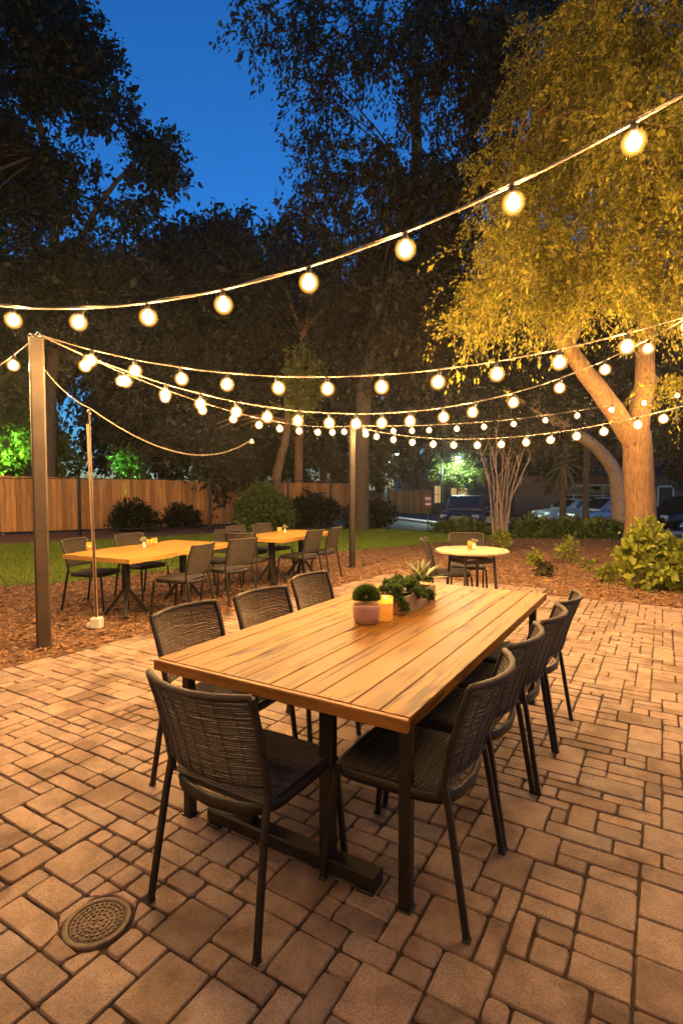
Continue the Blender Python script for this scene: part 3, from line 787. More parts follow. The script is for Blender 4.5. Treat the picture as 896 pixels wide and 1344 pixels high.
light_post((3.9, 3.7), 3.25, .11, .2, 'square steel post on the paving holding the highest string')
light_post((8.4, 11.3), 3.94, .11, .2, 'square steel post past the oak trunk')
light_post((-4.78, 4.85), 3.65, .11, .2, 'square steel post in the mulch, beyond the brown post')
light_post((-8.65, 9.65), 3.32, .11, .2, 'square steel post on the lawn near the fence')

# thin pole with conduit and white footing
pb = on_plane(127, 824)
t = thing('thin_pole', 'thin pale conduit pole lashed to a stake with a white footing block', 'pole', (pb.x, pb.y, 0))
m = MB(); m.tube([(0, 0, .05), (-.012, 0, 1.2), (-.03, .0, 2.36)], .009, 8); m.build('conduit', MAT['metal_bronze'], t)
m = MB(); m.bar((-.01, .035, -.05), (-.062, .035, 2.2), .028, .028, up=(0, 1, 0)); m.build('stake', MAT['weathered_wood'], t)
m = MB(); m.box((0, .01, .055), (.115, .10, .12), .012); m.box((-.075, .0, .03), (.06, .06, .05), .01); m.build('footing', MAT['plastic_white'], t)
m = MB(); m.tube([(-.03 + .02 * math.cos(q), .01 * math.sin(q), 2.3 + .01 * q) for q in range(8)], .008, 6); m.build('clamp', MAT['chrome'], t)
def wire(name, A, B, sag, rad, label, n=40, parent=None):
    A, B = Vector(A), Vector(B)
    pts = [A + (B - A) * (k / n) - Vector((0, 0, 4 * sag * (k / n) * (1 - k / n))) for k in range(n + 1)]
    m = MB(); m.tube(pts, rad, 6); o = m.build(name, MAT['cable'], parent)
    if label: tag(o, label, 'cable')
    return o
ptop = Vector((pb.x - .03, pb.y, 2.37))
wend = at_depth(330, 577, 9.6)
wire('cable', ptop, wend, .38, .007, 'bare cable drooping from the thin pole toward a tree trunk')
wire('guy_wire', PL + Vector((-.02, .02, -.25)), ptop, .06, .005, 'short wire linking the brown post and the thin pole')
t = thing('hanging_lantern', 'small pale lantern hanging at the end of the bare cable', 'lantern', tuple(wend))
m = MB(); m.lathe([(.0001, .02), (.03, .0), (.045, -.05), (.05, -.06), (.012, -.07), (.0001, -.075)], 14); m.build('shade', MAT['plastic_white'], t)

# ------------------------------------------------------------------ far tables
def foot(m, x, y, z=.70):
    m.bar((x, y, .3), (x, y, z), .075)
    for a in range(4):
        an = math.pi / 4 + a * math.pi / 2
        m.bar((x, y, .34), (x + .24 * math.cos(an), y + .24 * math.sin(an), .02), .045, .04)
def far_table(p, rz, L, W, label, live, rnd):
    t = thing('slab_table', label, 'table', (p[0], p[1], 0), rz, 'plank tables on the mulch')
    rs = random.Random(rnd); poly = []
    n = 16
    for k in range(n): poly.append((W / 2 + (rs.uniform(-.04, .03) if live else 0), -L / 2 + L * k / (n - 1)))
    for k in range(n): poly.append((-W / 2 + (rs.uniform(-.03, .04) if live else 0), L / 2 - L * k / (n - 1)))
    m = MB(); m.prism(poly, .70, .75); o = m.build('tabletop', MAT['slab_wood'], t)
    for s in (-1, 1):
        m = MB(); foot(m, 0, s * L * .26); m.box((0, s * L * .26, .69), (.5, .09, .02), .004); m.build('pedestal', MAT['metal_black'], t)
    return t
T1L = Vector((.42, .908, 0)); T1S = Vector((-.908, .42, 0)); T1N = Vector((-2.27, 5.72, 0))
T1C = T1N + T1S * .54 + T1L * .95; T1R = math.atan2(-.42, .908)
far_table(T1C, T1R, 1.9, 1.08, 'live edge plank table behind the thin pole, nearest the lawn', True, 5)
T2L = Vector((.468, .884, 0)); T2S = Vector((-.884, .468, 0)); T2N = Vector((-.89, 7.90, 0))
T2C = T2N + T2S * .47 + T2L * .85; T2R = math.atan2(-.468, .884)
far_table(T2C, T2R, 1.7, .94, 'plank table farther back, in front of the round green bush', False, 6)
plain('rope_far', (.12, .095, .07), .75, 0, .35, 60, .2, 300, island=.3); plain('frame_far', (.10, .08, .06), .5, .2, .2)
def far_chair(p, rz, label, group):
    c = copy_tree(chair); c['label'] = label; c['group'] = group; seat_at(c, Vector(p), rz); return c
G1, G2, G3 = 'chairs at the live edge table', 'chairs at the far plank table', 'chairs at the round table'
q = T1C + T1S * -.62 + T1L * -.22; far_chair(q, T1R + math.pi / 2 + .12, 'woven chair with its back toward the long table, at the live edge table', G1)
q = T1C + T1S * -.66 + T1L * .62; far_chair(q, T1R + math.pi / 2 - .2, 'woven chair at the far corner of the live edge table', G1)
q = T1C + T1L * 1.2; far_chair(q, T1R + math.pi, 'woven chair at the far end of the live edge table, facing the viewer', G1)
q = T1C + T1S * .68 + T1L * -.35; far_chair(q, T1R - math.pi / 2 + .25, 'woven chair on the lawn side of the live edge table, beside the brown post', G1)
q = T1C + T1S * .62 + T1L * .4; far_chair(q, T1R - math.pi / 2 - .1, 'woven chair on the lawn side of the live edge table, farther from the brown post', G1)
q = T2C + T2S * -.42 + T2L * -.27; far_chair(q, T2R + math.pi / 2, 'woven chair on the slim post side of the far plank table, nearer the viewer', G2)
q = T2C + T2S * -.42 + T2L * .36; far_chair(q, T2R + math.pi / 2 + .1, 'woven chair on the slim post side of the far plank table, farther away', G2)
q = T2C + T2S * .58 + T2L * -.25; far_chair(q, T2R - math.pi / 2, 'woven chair at the far plank table, on the side facing the live edge table', G2)
q = T2C + T2S * .58 + T2L * .45; far_chair(q, T2R - math.pi / 2 - .15, 'woven chair at the far plank table, on the side next to the green bush', G2)
q = T2C + T2L * -1.0; far_chair(q, T2R + .2, 'woven chair at the near end of the far plank table', G2)

def round_table(p):
    t = thing('round_table', 'small round pale topped table on the paver step by the planting bed', 'table', (p[0], p[1], 0))
    m = MB(); m.lathe([(.0001, .715), (.43, .715), (.45, .722), (.452, .742), (.44, .75), (.0001, .75)], 48); m.build('tabletop', MAT['pale_top'], t)
    for k in range(4):
        a = math.pi / 4 + k * math.pi / 2 + .3
        m = MB(); m.bar((.27 * math.cos(a), .27 * math.sin(a), .71), (.33 * math.cos(a), .33 * math.sin(a), 0), .03); m.build('leg', MAT['metal_bronze'], t)
    m = MB()
    for k in range(4):
        a = math.pi / 4 + k * math.pi / 2 + .3; b = a + math.pi / 2
        m.bar((.285 * math.cos(a), .285 * math.sin(a), .62), (.285 * math.cos(b), .285 * math.sin(b), .62), .02, .05)
        m.bar((.31 * math.cos(a), .31 * math.sin(a), .22), (.31 * math.cos(b), .31 * math.sin(b), .22), .02, .02)
    m.build('rail', MAT['metal_bronze'], t)
RT = (1.62, 6.66)
round_table(RT)
far_chair((RT[0] + .12, RT[1] + .72, 0), math.pi - .15, 'woven chair behind the round table, facing the viewer', G3)
far_chair((RT[0] - .24, RT[1] + .12, 0), -math.pi / 2 - .1, 'woven chair tucked in at the succulent side of the round table', G3)

def far_candles(pts, table, z=.751):
    for k, (x, y, lb) in enumerate(pts):
        make_candle((x, y, z), lb, .035, .10, .05, 'candles on the far tables', 'candle_glass')
a = on_plane(196, 718, .75); b = on_plane(203, 716, .75); c = on_plane(118, 722, .75)
far_candles([(a.x, a.y, 'lit glass candle on the live edge table, shorter of the pair in its middle'), (b.x, b.y, 'lit glass candle on the live edge table, taller of the pair in its middle'), (c.x, c.y, 'lit glass candle on the live edge table near the thin pole')], 1)
a = on_plane(367, 700, .75); far_candles([(a.x, a.y, 'lit glass candle in the middle of the far plank table')], 2)
a = on_plane(617, 720.5, .75); far_candles([(a.x, a.y, 'lit glass candle on the round table')], 3)
for (x, y, lb) in ((189, 719, 'small white bloom vase beside the candles on the live edge table'), (374, 700, 'small white bloom vase beside the candle on the far plank table'), (622, 721, 'small white bloom vase beside the candle on the round table')):
    a = on_plane(x, y, .75)
    t = thing('flower_vase', lb, 'vase', (a.x, a.y, .751), 0, 'bud vases on the far tables')
    m = MB(); m.lathe([(.0001, 0), (.02, 0), (.026, .03), (.014, .06), (.016, .075), (.0001, .074)], 16); m.build('vase', MAT['plastic_white'], t)
    V, F = blade_ball(60, .006, .05, .9, .008, (0, 0, .1)); link('blooms', np_mesh('blooms', V, F), MAT['leaf_pale'], t)

# ------------------------------------------------------------------ foliage generators
def leaf_quads(C, D, size, wr=.5, sv=.35, flat=0.0):
    """rhombic leaves at C pointing roughly along D"""
    n = len(C)
    d = D + RNG.normal(0, .7, (n, 3)); d /= np.linalg.norm(d, axis=1)[:, None] + 1e-9
    r = RNG.normal(size=(n, 3)); r[:, 2] += flat
    s = np.cross(d, r); s /= np.linalg.norm(s, axis=1)[:, None] + 1e-9
    nn = np.cross(s, d)
    L = (size * np.exp(RNG.normal(0, sv, n)))[:, None]
    mid = C + d * L * .5 + nn * L * .08
    V = np.stack([C, mid + s * L * wr * .5, C + d * L, mid - s * L * wr * .5], 1).reshape(-1, 3)
    return V, np.arange(4 * n).reshape(-1, 4)
def sprays(ells, n, per, length, droop, jitter, shell=.45, clump=0, cdiv=9):
    """leaf positions along drooping twigs that start inside ellipsoids (cx,cy,cz,rx,ry,rz[,weight])"""
    E = np.array([e[:6] for e in ells], float); wt = np.array([e[6] if len(e) > 6 else e[3] * e[4] * e[5] for e in ells]) ** .8; wt /= wt.sum()
    nc = max(6, n // cdiv) if clump else n
    k = RNG.choice(len(E), nc, p=wt)
    d = RNG.normal(size=(nc, 3)); d /= np.linalg.norm(d, axis=1)[:, None]
    r = RNG.random(nc) ** shell
    S = E[k, :3] + d * E[k, 3:] * r[:, None]
    if clump:
        q = np.arange(n) % nc; S = S[q] + RNG.normal(0, clump, (n, 3)) * np.array([1, 1, .7]); d = d[q]
    dirn = d * np.array([1, 1, .6]) + RNG.normal(0, .5, (n, 3)); dirn /= np.linalg.norm(dirn, axis=1)[:, None]
    L = length * np.clip(np.exp(RNG.normal(0, .4, n)), .4, 1.5)
    t = RNG.random((n, per)) 
    P = S[:, None] + dirn[:, None] * (L[:, None] * t)[..., None]
    P[..., 2] -= droop * L[:, None] * t ** 2
    P += RNG.normal(0, jitter, P.shape)
    D = np.repeat(dirn[:, None], per, 1).copy(); D[..., 2] -= 2 * droop * t
    return P.reshape(-1, 3), D.reshape(-1, 3), S
def limb(m, pts, r0, r1, wob=.0, n=10):
    # smooth a polyline into a limb
    P = [Vector(p) for p in pts]; out = []
    for i in range(len(P) - 1):
        a, b = P[max(i - 1, 0)], P[i]; c, d = P[i + 1], P[min(i + 2, len(P) - 1)]
        for k in range(5):
            t = k / 5
            out.append(.5 * ((2 * b) + (c - a) * t + (2 * a - 5 * b + 4 * c - d) * t * t + (3 * b - a - 3 * c + d) * t ** 3))
    out.append(P[-1]); N_ = len(out)
    for i, q in enumerate(out):
        if 0 < i < N_ - 1 and wob: q += Vector(RNG.normal(0, wob, 3))
    m.tube(out, [r0 + (r1 - r0) * i / (N_ - 1) for i in range(N_)], n)
def px_ell(x, y, rp, Y, dy=None, squash=1.0):
    p = at_depth(x, y, Y); r = rp * Y / FPX
    return (p.x, p.y, p.z, r, dy if dy else r, r * squash)
def tree(name, label, base, trunk, ells, n, per, size, mat, bark, length=.7, droop=.5, jit=.07, shell=.45, limbs=14, wr=.5, r_l=.05, group=None, extra=None, clump=.3, cdiv=9):
    """trunk: list of (points, r0, r1); ells in world metres"""
    b = Vector(base)
    t = thing(name, label, 'tree', tuple(b), 0, group)
    m = MB()
    for (pts, r0, r1) in trunk: limb(m, [Vector(p) - b for p in pts], r0, r1, .012)
    top = Vector(trunk[0][0][-1])
    tops = [Vector(tr[0][-1]) for tr in trunk] + [Vector(tr[0][len(tr[0]) * 2 // 3]) for tr in trunk]
    P, D, S = sprays(ells, n, per, length, droop, jit, shell, clump, cdiv)
    idx = RNG.choice(len(S), min(limbs, len(S)), replace=False)
    for i in idx:
        q = Vector(S[i]); o = min(tops, key=lambda v: (v - q).length)
        mid = o.lerp(q, .5) + Vector((0, 0, .12 * (q - o).length))
        limb(m, [o - b, mid - b, q - b], r_l, r_l * .25, .02, 6)
    m.build('trunk', MAT[bark], t)
    V, F = leaf_quads(P, D, size, wr)
    V -= np.array(b)
    link('crown', np_mesh('crown', V, F), MAT[mat], t)
    return t

# ---- lit live oak on the right
B = at_depth(838, 728, 12.2); B.z = -.02
tr = [([B, at_depth(838, 650, 12.2), at_depth(836, 590, 12.2), at_depth(833, 556, 12.15)], .33, .29),
      ([at_depth(834, 575, 12.15), at_depth(845, 500, 12.1), at_depth(848, 420, 12.0), at_depth(846, 320, 11.6), at_depth(872, 170, 11)], .25, .08),
      ([at_depth(832, 580, 12.15), at_depth(806, 540, 12.0), at_depth(770, 492, 11.8), at_depth(742, 452, 11.6), at_depth(718, 412, 11.3), at_depth(690, 330, 10.6), at_depth(660, 260, 10)], .25, .06),
      ([at_depth(745, 456, 11.6), at_depth(762, 400, 11.4), at_depth(768, 330, 11), at_depth(800, 230, 10.4)], .15, .05),
      ([at_depth(846, 360, 11.6), at_depth(900, 300, 10.5), at_depth(960, 230, 9.6)], .12, .05)]
ells = [px_ell(705, 325, 78, 6.6, .8), px_ell(650, 375, 50, 6.0, .6), px_ell(800, 255, 110, 7.0, 1.0), px_ell(870, 150, 95, 5.4, .8), px_ell(755, 370, 66, 6.4, .6, .8), px_ell(690, 395, 36, 6.0, .5, .8),
        px_ell(870, 340, 85, 7.0, .9), px_ell(895, 490, 36, 7.4, .5, 1.2), px_ell(690, 225, 50, 7.6, .8), px_ell(845, 50, 105, 5.8, 1.0), px_ell(605, 415, 26, 5.9, .35, .8), px_ell(748, 95, 75, 7.4, 1.2), px_ell(960, 250, 110, 6.4, 1.0), px_ell(800, 150, 60, 6.4, .8), px_ell(820, 400, 46, 6.8, .5, .6)]
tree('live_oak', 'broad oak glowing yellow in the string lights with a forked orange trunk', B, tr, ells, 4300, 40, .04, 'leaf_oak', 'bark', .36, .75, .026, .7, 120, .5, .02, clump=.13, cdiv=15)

# ---- tall tree with hanging moss in the middle
B = Vector((.7, 19.0, -.1))
tr = [([B, at_depth(474, 640, 19), at_depth(478, 520, 18.6), at_depth(505, 400, 18), at_depth(545, 250, 17.5), at_depth(545, 120, 17), at_depth(560, 0, 17)], .30, .12),
      ([at_depth(505, 400, 18), at_depth(580, 300, 17), at_depth(622, 190, 16.5), at_depth(610, 60, 16)], .16, .07),
      ([at_depth(580, 300, 17), at_depth(655, 210, 16), at_depth(664, 110, 15.5)], .12, .06)]
ells = [px_ell(450, 95, 42, 16, 1.3), px_ell(405, 110, 20, 16, .9), px_ell(425, 195, 40, 16.5, 1.2, .5), px_ell(390, 200, 18, 16.5, .7, .6), px_ell(500, 35, 75, 16, 1.8), px_ell(600, 45, 80, 15, 2), px_ell(700, 50, 95, 14.5, 2), px_ell(520, 105, 36, 16, 1.2), px_ell(590, 125, 26, 15.5, 1), px_ell(535, 215, 38, 16.5, 1.3, .8), px_ell(480, 235, 44, 17, 1.4, .8),
        px_ell(435, 265, 34, 17, 1.2, .8), px_ell(600, 240, 40, 16, 1.4), px_ell(650, 120, 26, 15, 1), px_ell(700, 140, 40, 15, 1.2), px_ell(560, 300, 80, 17.5, 2), px_ell(640, 300, 90, 17, 2), px_ell(500, 330, 50, 17.5, 1.6), px_ell(520, 400, 90, 18, 2), px_ell(365, 8, 34, 15, .8, .5), px_ell(412, 50, 26, 15.5, 1), px_ell(780, 40, 110, 15, 2.2), px_ell(530, 415, 60, 15, 1.4), px_ell(450, 390, 50, 18, 1.6)]
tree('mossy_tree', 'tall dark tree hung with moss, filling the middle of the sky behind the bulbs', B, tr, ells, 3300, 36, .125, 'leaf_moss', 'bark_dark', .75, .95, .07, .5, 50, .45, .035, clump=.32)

# ---- big dark tree on the left
B = at_depth(66, 690, 19.5); B.z = 0
tr = [([B, at_depth(66, 620, 19.5), at_depth(68, 500, 19.3), at_depth(75, 380, 19), at_depth(60, 200, 18), at_depth(20, 60, 17)], .24, .1),
      ([at_depth(75, 380, 19), at_depth(130, 270, 18.5), at_depth(180, 210, 18)], .12, .05)]
ells = [px_ell(25, 40, 42, 17, 1.5, .8), px_ell(92, 62, 36, 17, 1.2, .8), px_ell(120, 92, 30, 17.3, 1, .8), px_ell(15, 110, 45, 17.5, 1.5, .7), px_ell(70, 128, 36, 17.5, 1.2, .6), px_ell(145, 142, 26, 17.5, 1, .7), px_ell(25, 200, 50, 17.8, 1.6, .6),
        px_ell(170, 180, 24, 18, .9, .7), px_ell(205, 205, 26, 18, .9, .7), px_ell(222, 232, 16, 18, .7), px_ell(110, 225, 30, 18, 1, .6), px_ell(30, 275, 48, 18, 1.5, .6), px_ell(115, 275, 36, 18.3, 1.2, .7), px_ell(180, 262, 26, 18, 1, .6),
        px_ell(40, 345, 56, 18.4, 1.6, .7), px_ell(130, 340, 44, 18.6, 1.3, .7), px_ell(90, 395, 70, 19, 1.8, .6), px_ell(190, 335, 26, 18.6, 1), px_ell(5, 425, 40, 18, 1.4, .7), px_ell(-60, 180, 80, 17.5, 2.5), px_ell(-60, 360, 80, 17.5, 2.5), px_ell(30, -20, 50, 17, 2)]
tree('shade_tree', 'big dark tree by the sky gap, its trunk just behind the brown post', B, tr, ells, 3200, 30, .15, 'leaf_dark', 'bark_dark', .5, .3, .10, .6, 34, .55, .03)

# ---- middle distance crowns behind the fence and over the road
def back_tree(label, bx, by, bY, circles, n, size, r0, mat='leaf_dark', per=24, name='woodland_tree', bark='bark_dark', lim=14):
    B = at_depth(bx, by, bY); B.z = ground_z(B.x, B.y) - .05
    E = [px_ell(*c) if len(c) > 4 else px_ell(c[0], c[1], c[2], c[3]) for c in circles]
    c0 = E[0]; top = Vector((c0[0], c0[1], c0[2]))
    mid = B.lerp(top, .5); mid.x += RNG.normal(0, .25)
    tr = [([B, B.lerp(mid, .5), mid, top], r0, r0 * .35)]
    return tree(name, label, B, tr, E, n, per, size, mat, bark, .9, .45, .16, .5, lim, .55, .05, 'trees standing round the garden')
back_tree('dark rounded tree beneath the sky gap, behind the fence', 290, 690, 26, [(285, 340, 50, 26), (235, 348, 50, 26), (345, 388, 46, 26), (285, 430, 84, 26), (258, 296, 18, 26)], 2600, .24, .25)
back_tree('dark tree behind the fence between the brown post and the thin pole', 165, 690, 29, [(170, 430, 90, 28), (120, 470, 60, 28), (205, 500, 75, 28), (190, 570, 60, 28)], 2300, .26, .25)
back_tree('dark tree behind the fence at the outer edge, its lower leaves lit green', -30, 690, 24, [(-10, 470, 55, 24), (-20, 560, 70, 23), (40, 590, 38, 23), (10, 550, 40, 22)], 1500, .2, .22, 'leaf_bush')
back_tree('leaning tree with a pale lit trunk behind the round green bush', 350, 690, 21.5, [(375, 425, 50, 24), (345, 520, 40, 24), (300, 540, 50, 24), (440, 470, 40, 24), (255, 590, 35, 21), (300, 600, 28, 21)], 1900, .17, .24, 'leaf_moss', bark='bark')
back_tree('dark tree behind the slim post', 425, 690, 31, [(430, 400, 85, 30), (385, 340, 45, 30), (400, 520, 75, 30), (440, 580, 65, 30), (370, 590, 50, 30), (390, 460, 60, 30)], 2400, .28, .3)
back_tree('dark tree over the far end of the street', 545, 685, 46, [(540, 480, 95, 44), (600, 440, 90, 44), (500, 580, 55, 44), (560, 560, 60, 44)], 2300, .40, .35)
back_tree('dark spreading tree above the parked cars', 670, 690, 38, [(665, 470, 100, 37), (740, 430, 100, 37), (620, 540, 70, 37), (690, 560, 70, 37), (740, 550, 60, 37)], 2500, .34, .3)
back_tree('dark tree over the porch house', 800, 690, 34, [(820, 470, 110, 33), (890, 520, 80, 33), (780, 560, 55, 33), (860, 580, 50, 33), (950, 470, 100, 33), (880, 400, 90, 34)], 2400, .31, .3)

# vine lit yellow green on a trunk
B = at_depth(392, 690, 23.2); B.z = 0
tr = [([B, at_depth(392, 600, 23.2), at_depth(396, 520, 23.0), at_depth(398, 440, 22.6), at_depth(425, 405, 22)], .2, .11), ([at_depth(398, 445, 22.6), at_depth(375, 380, 22)], .1, .05)]
ells = [px_ell(395, 522, 16, 22.7, .4, 1.0), px_ell(394, 495, 11, 22.6, .4, 1.8), px_ell(400, 470, 9, 22.4, .3, 1.8)]
tree('ivy_trunk', 'slender trunk wrapped in bright yellow green ivy above the fence', B, tr, ells, 420, 16, .13, 'leaf_shrub', 'bark', .2, .5, .06, .5, 0)

# curved second oak trunk, slim trunks near the lot
B = at_depth(815, 700, 17.5); B.z = -.15
tree('curved_oak', 'grey trunk curving over behind the glowing oak', B, [([B, at_depth(812, 650, 17.5), at_depth(806, 620, 17.5), at_depth(785, 590, 17.3), at_depth(745, 562, 17), at_depth(700, 535, 16.6)], .30, .12)],
     [px_ell(690, 500, 45, 17, 1, .6), px_ell(750, 520, 35, 17, .8, .5), px_ell(640, 520, 40, 17, 1, .6)], 420, 26, .12, 'leaf_dark', 'bark_pale', .7, .8, .08, .5, 10)
B = at_depth(768, 692, 20); B.z = -.2
tree('slim_tree', 'thin straight dark trunk beside the parking lot', B, [([B, at_depth(769, 640, 20), at_depth(770, 560, 20), at_depth(775, 470, 20)], .13, .09)], [px_ell(775, 450, 50, 20, 1.4)], 300, 24, .18, 'leaf_dark', 'bark_dark', .7, .6, .1)
# cabbage palm
B = at_depth(737, 690, 19); B.z = -.18
t = thing('palm_tree', 'small palm with a shaggy pale head of hanging fronds', 'tree', tuple(B))
m = MB(); limb(m, [(0, 0, 0), (.02, 0, 1.0), (0, 0, at_depth(737, 612, 19).z - B.z)], .13, .11, .005); m.build('trunk', MAT['bark_dark'], t)
m = MB(); zt = at_depth(737, 612, 19).z - B.z
for k in range(26):
    a = k * 2.4; el = R(RNG.uniform(-70, 55)); Lf = RNG.uniform(.6, 1.0)
    d = Vector((math.cos(a) * math.cos(el), math.sin(a) * math.cos(el), math.sin(el)))
    m.sweep([Vector((0, 0, zt)) + d * Lf * q / 5 + Vector((0, 0, -.5 * (q / 5) ** 2)) for q in range(6)], [(-.05, .012), (0, -.01), (.05, .012), (0, .0)], scales=[.3, .8, 1, .9, .6, .1])
m.build('crown', MAT['palm_leaf'], t)

# crape myrtle with many bare stems
B = at_depth(657, 703, 16.5); B.z = -.1
t = thing('multi_stem_tree', 'bare vase shaped tree of many pale slender stems in the planting bed', 'tree', tuple(B))
m = MB(); rs = random.Random(4)
for k, (tx, ty) in enumerate(((628, 585), (640, 575), (650, 560), (662, 570), (672, 565), (683, 585), (696, 600), (645, 590), (690, 580), (668, 590), (634, 610))):
    b0 = at_depth(648 + 2.0 * k * .9, 700, 16.5 + rs.uniform(-.15, .15)); b0.z = B.z
    e = at_depth(tx, ty, 16.5 + rs.uniform(-.7, .7)); mid = b0.lerp(e, .55); mid.x += (657 - tx) * .004
    limb(m, [b0 - B, b0.lerp(mid, .5) - B, mid - B, e - B], rs.uniform(.035, .055), .014, .012, 7)
    for j in range(3):
        s0 = mid.lerp(e, rs.uniform(.1, .9)); s1 = s0 + Vector((rs.uniform(-.35, .35), rs.uniform(-.3, .3), rs.uniform(.4, .9)))
        limb(m, [s0 - B, s0.lerp(s1, .5) - B + Vector((.04, 0, 0)), s1 - B], .014, .005, .01, 5)
m.build('trunk', MAT['bark_pale'], t)
P, D, S = sprays([px_ell(660, 560, 40, 16.5, 1.0, .5), px_ell(630, 575, 22, 16.5, .6), px_ell(692, 578, 22, 16.5, .6)], 260, 16, .4, .3, .08)
V, F = leaf_quads(P, D, .07); link('crown', np_mesh('crown', V - np.array(B), F), MAT['leaf_moss'], t)

# ------------------------------------------------------------------ shrubs
def shrub(name, label, p, ells, n, per, size, mat, length=.25, droop=.2, jit=.03, stems=10, wr=.6, group=None, cat='shrub'):
    p = Vector(p)
    t = thing(name, label, cat, tuple(p), 0, group)
    P, D, S = sprays(ells, n, per, length, droop, jit, .5)
    P[:, 2] = np.maximum(P[:, 2], .01)
    m = MB()
    for i in RNG.choice(len(S), min(stems, len(S)), replace=False):
        q = Vector(S[i]); b = Vector((RNG.normal(0, .05), RNG.normal(0, .05), 0)); limb(m, [b, b.lerp(q, .5) + Vector((0, 0, .08 * q.length)), q], .009, .004, .006, 5)
    m.build('stem', MAT['bark'], t)
    V, F = leaf_quads(P, D, size, wr, .3, .8); link('foliage', np_mesh('foliage', V, F), MAT[mat], t)
g = on_plane(862, 772); shrub('shrub', 'large bright broad leafed shrub beside the oak trunk at the paving edge', g, [(-.1, .15, .62, .28, .3, .3), (.25, 0, .42, .3, .3, .32), (-.28, .1, .38, .18, .25, .3), (.0, -.05, .25, .35, .3, .22), (-.02, .25, .85, .16, .2, .15)], 240, 12, .085, 'leaf_shrub', .16, .25, .03, 22, .62)
g = on_plane(898, 772); shrub('shrub', 'bright broad leafed shrub cut by the edge of the view', g, [(0, .1, .4, .32, .3, .3), (.3, .1, .45, .3, .3, .3), (-.1, 0, .22, .3, .3, .2)], 260, 12, .085, 'leaf_shrub', .16, .25, .03, 16, .62)
for (x, y, h, lb, n) in ((795, 762, .24, 'low yellow green seedling clump closest to the paving', 34), (745, 738, .5, 'upright young plant with pale top leaves in the mulch', 40), (700, 742, .22, 'small round green clump between the round table and the upright plant', 26),
                         (657, 722, .42, 'narrow upright green plant at the foot of the bare stems', 70), (715, 756, .2, 'low thin brownish clump in the mulch near the paving', 24), (772, 748, .2, 'tiny sprout between the upright plant and the seedling clump', 12)):
    g = on_plane(x, y)
    shrub('young_plant', lb, g, [(0, 0, h * .55, h * .3, h * .3, h * .5), (0.02, 0, h * .9, h * .14, h * .14, h * .15)], n, 9, .07, 'leaf_shrub' if 'brown' not in lb else 'leaf_moss', .1, .2, .02, 6, .6, 'young plants in the planting bed', 'plant')
g = on_plane(345, 697); shrub('round_bush', 'rounded leafy green bush in front of the wooden fence', g, [(0, 0, .75, .75, .6, .65), (-.35, 0, .55, .5, .5, .5), (.4, 0, .6, .5, .5, .55), (.05, 0, 1.2, .45, .4, .3)], 620, 18, .12, 'leaf_bush', .3, .15, .06, 14)
for (x, y, s, lb) in ((178, 697, .62, 'wide dark shrub against the fence behind the thin pole'), (236, 692, .5, 'small dark shrub against the fence behind the live edge table'), (412, 690, .85, 'dark shrub at the fence corner beside the slim post'), (486, 692, .75, 'dark bush at the lawn edge past the slim post')):
    g = on_plane(x, y); g.z = ground_z(g.x, g.y)
    shrub('dark_bush', lb, g, [(0, 0, s * .8, s * .8, s * .6, s * .7), (s * .6, 0, s * .7, s * .5, s * .5, s * .5), (-s * .6, 0, s * .7, s * .5, s * .5, s * .5)], 330, 16, .11, 'leaf_dark', .25, .2, .06, 10, .6, 'dark shrubs along the fence')
for (x, Y, s, lb) in ((748, 16.8, .42, 'dense dark hedge bush at the back of the planting bed, beside the palm'), (700, 17.2, .45, 'low dark bush beside the bare stems'), (620, 17.6, .28, 'low dark bush in front of the blue car'), (590, 18.2, .22, 'low dark bush by the street sign'), (790, 16.5, .38, 'dark bush in front of the curved trunk')):
    X = (x - 448) / 704 * Y
    shrub('hedge_bush', lb, (X, Y, ground_z(X, Y)), [(0, 0, s * .6, s, s * .7, s * .55), (s * .8, 0, s * .5, s * .7, s * .6, s * .45), (-s * .8, 0, s * .5, s * .7, s * .6, s * .45)], 300, 16, .12, 'leaf_bush', .25, .2, .06, 8, .6, 'bushes at the back of the planting bed')

# ------------------------------------------------------------------ fences
FP = [(-14.5, 14.8), (-11, 17.3), (-8.1, 19.35), (-5.2, 21.4), (-2.1, 22.6), (1.0, 24.4)]
FH = [1.95, 1.9, 1.83, 1.77, 1.72, 1.70]
t = thing('wood_fence', 'long fence of upright orange brown wooden boards behind the lawn', 'fence', (-8.1, 19.35, 0))
o = Vector((-8.1, 19.35, 0)); rs = random.Random(9)
for (a, b, ha, hb) in zip(FP[:-1], FP[1:], FH[:-1], FH[1:]):
    A, B = Vector((*a, 0)) - o, Vector((*b, 0)) - o; d = B - A; L = d.length; n = int(L / .145); ang = math.atan2(d.y, d.x)
    m = MB()
    for k in range(n):
        c = A.lerp(B, (k + .5) / n); h = ha + (hb - ha) * k / n + rs.uniform(-.012, .012)
        gzz = ground_z(c.x + o.x, c.y + o.y)
        M = Matrix.Translation((c.x, c.y, gzz)) @ Matrix.Rotation(ang + rs.uniform(-.01, .01), 4, 'Z')
        m.box((0, rs.uniform(-.003, .003), .06 + (h - gzz) / 2 - .03), (.138, .018, h - gzz - .06), .003, M)
    m.build('board_panel', MAT['fence_boards'], t)
    m = MB()
    for z in (.35, 1.45):
        nn = Vector((-d.y, d.x, 0)).normalized() * .035
        m.bar(A + nn + Vector((0, 0, z)), B + nn + Vector((0, 0, z)), .04, .09)
    m.build('rail', MAT['weathered_wood'], t)
for a, h in zip(FP, FH):
    A = Vector((*a, 0)) - o; m = MB(); m.bar((A.x, A.y + .12, -.2), (A.x, A.y + .12, h - .05), .09); m.build('post', MAT['weathered_wood'], t)
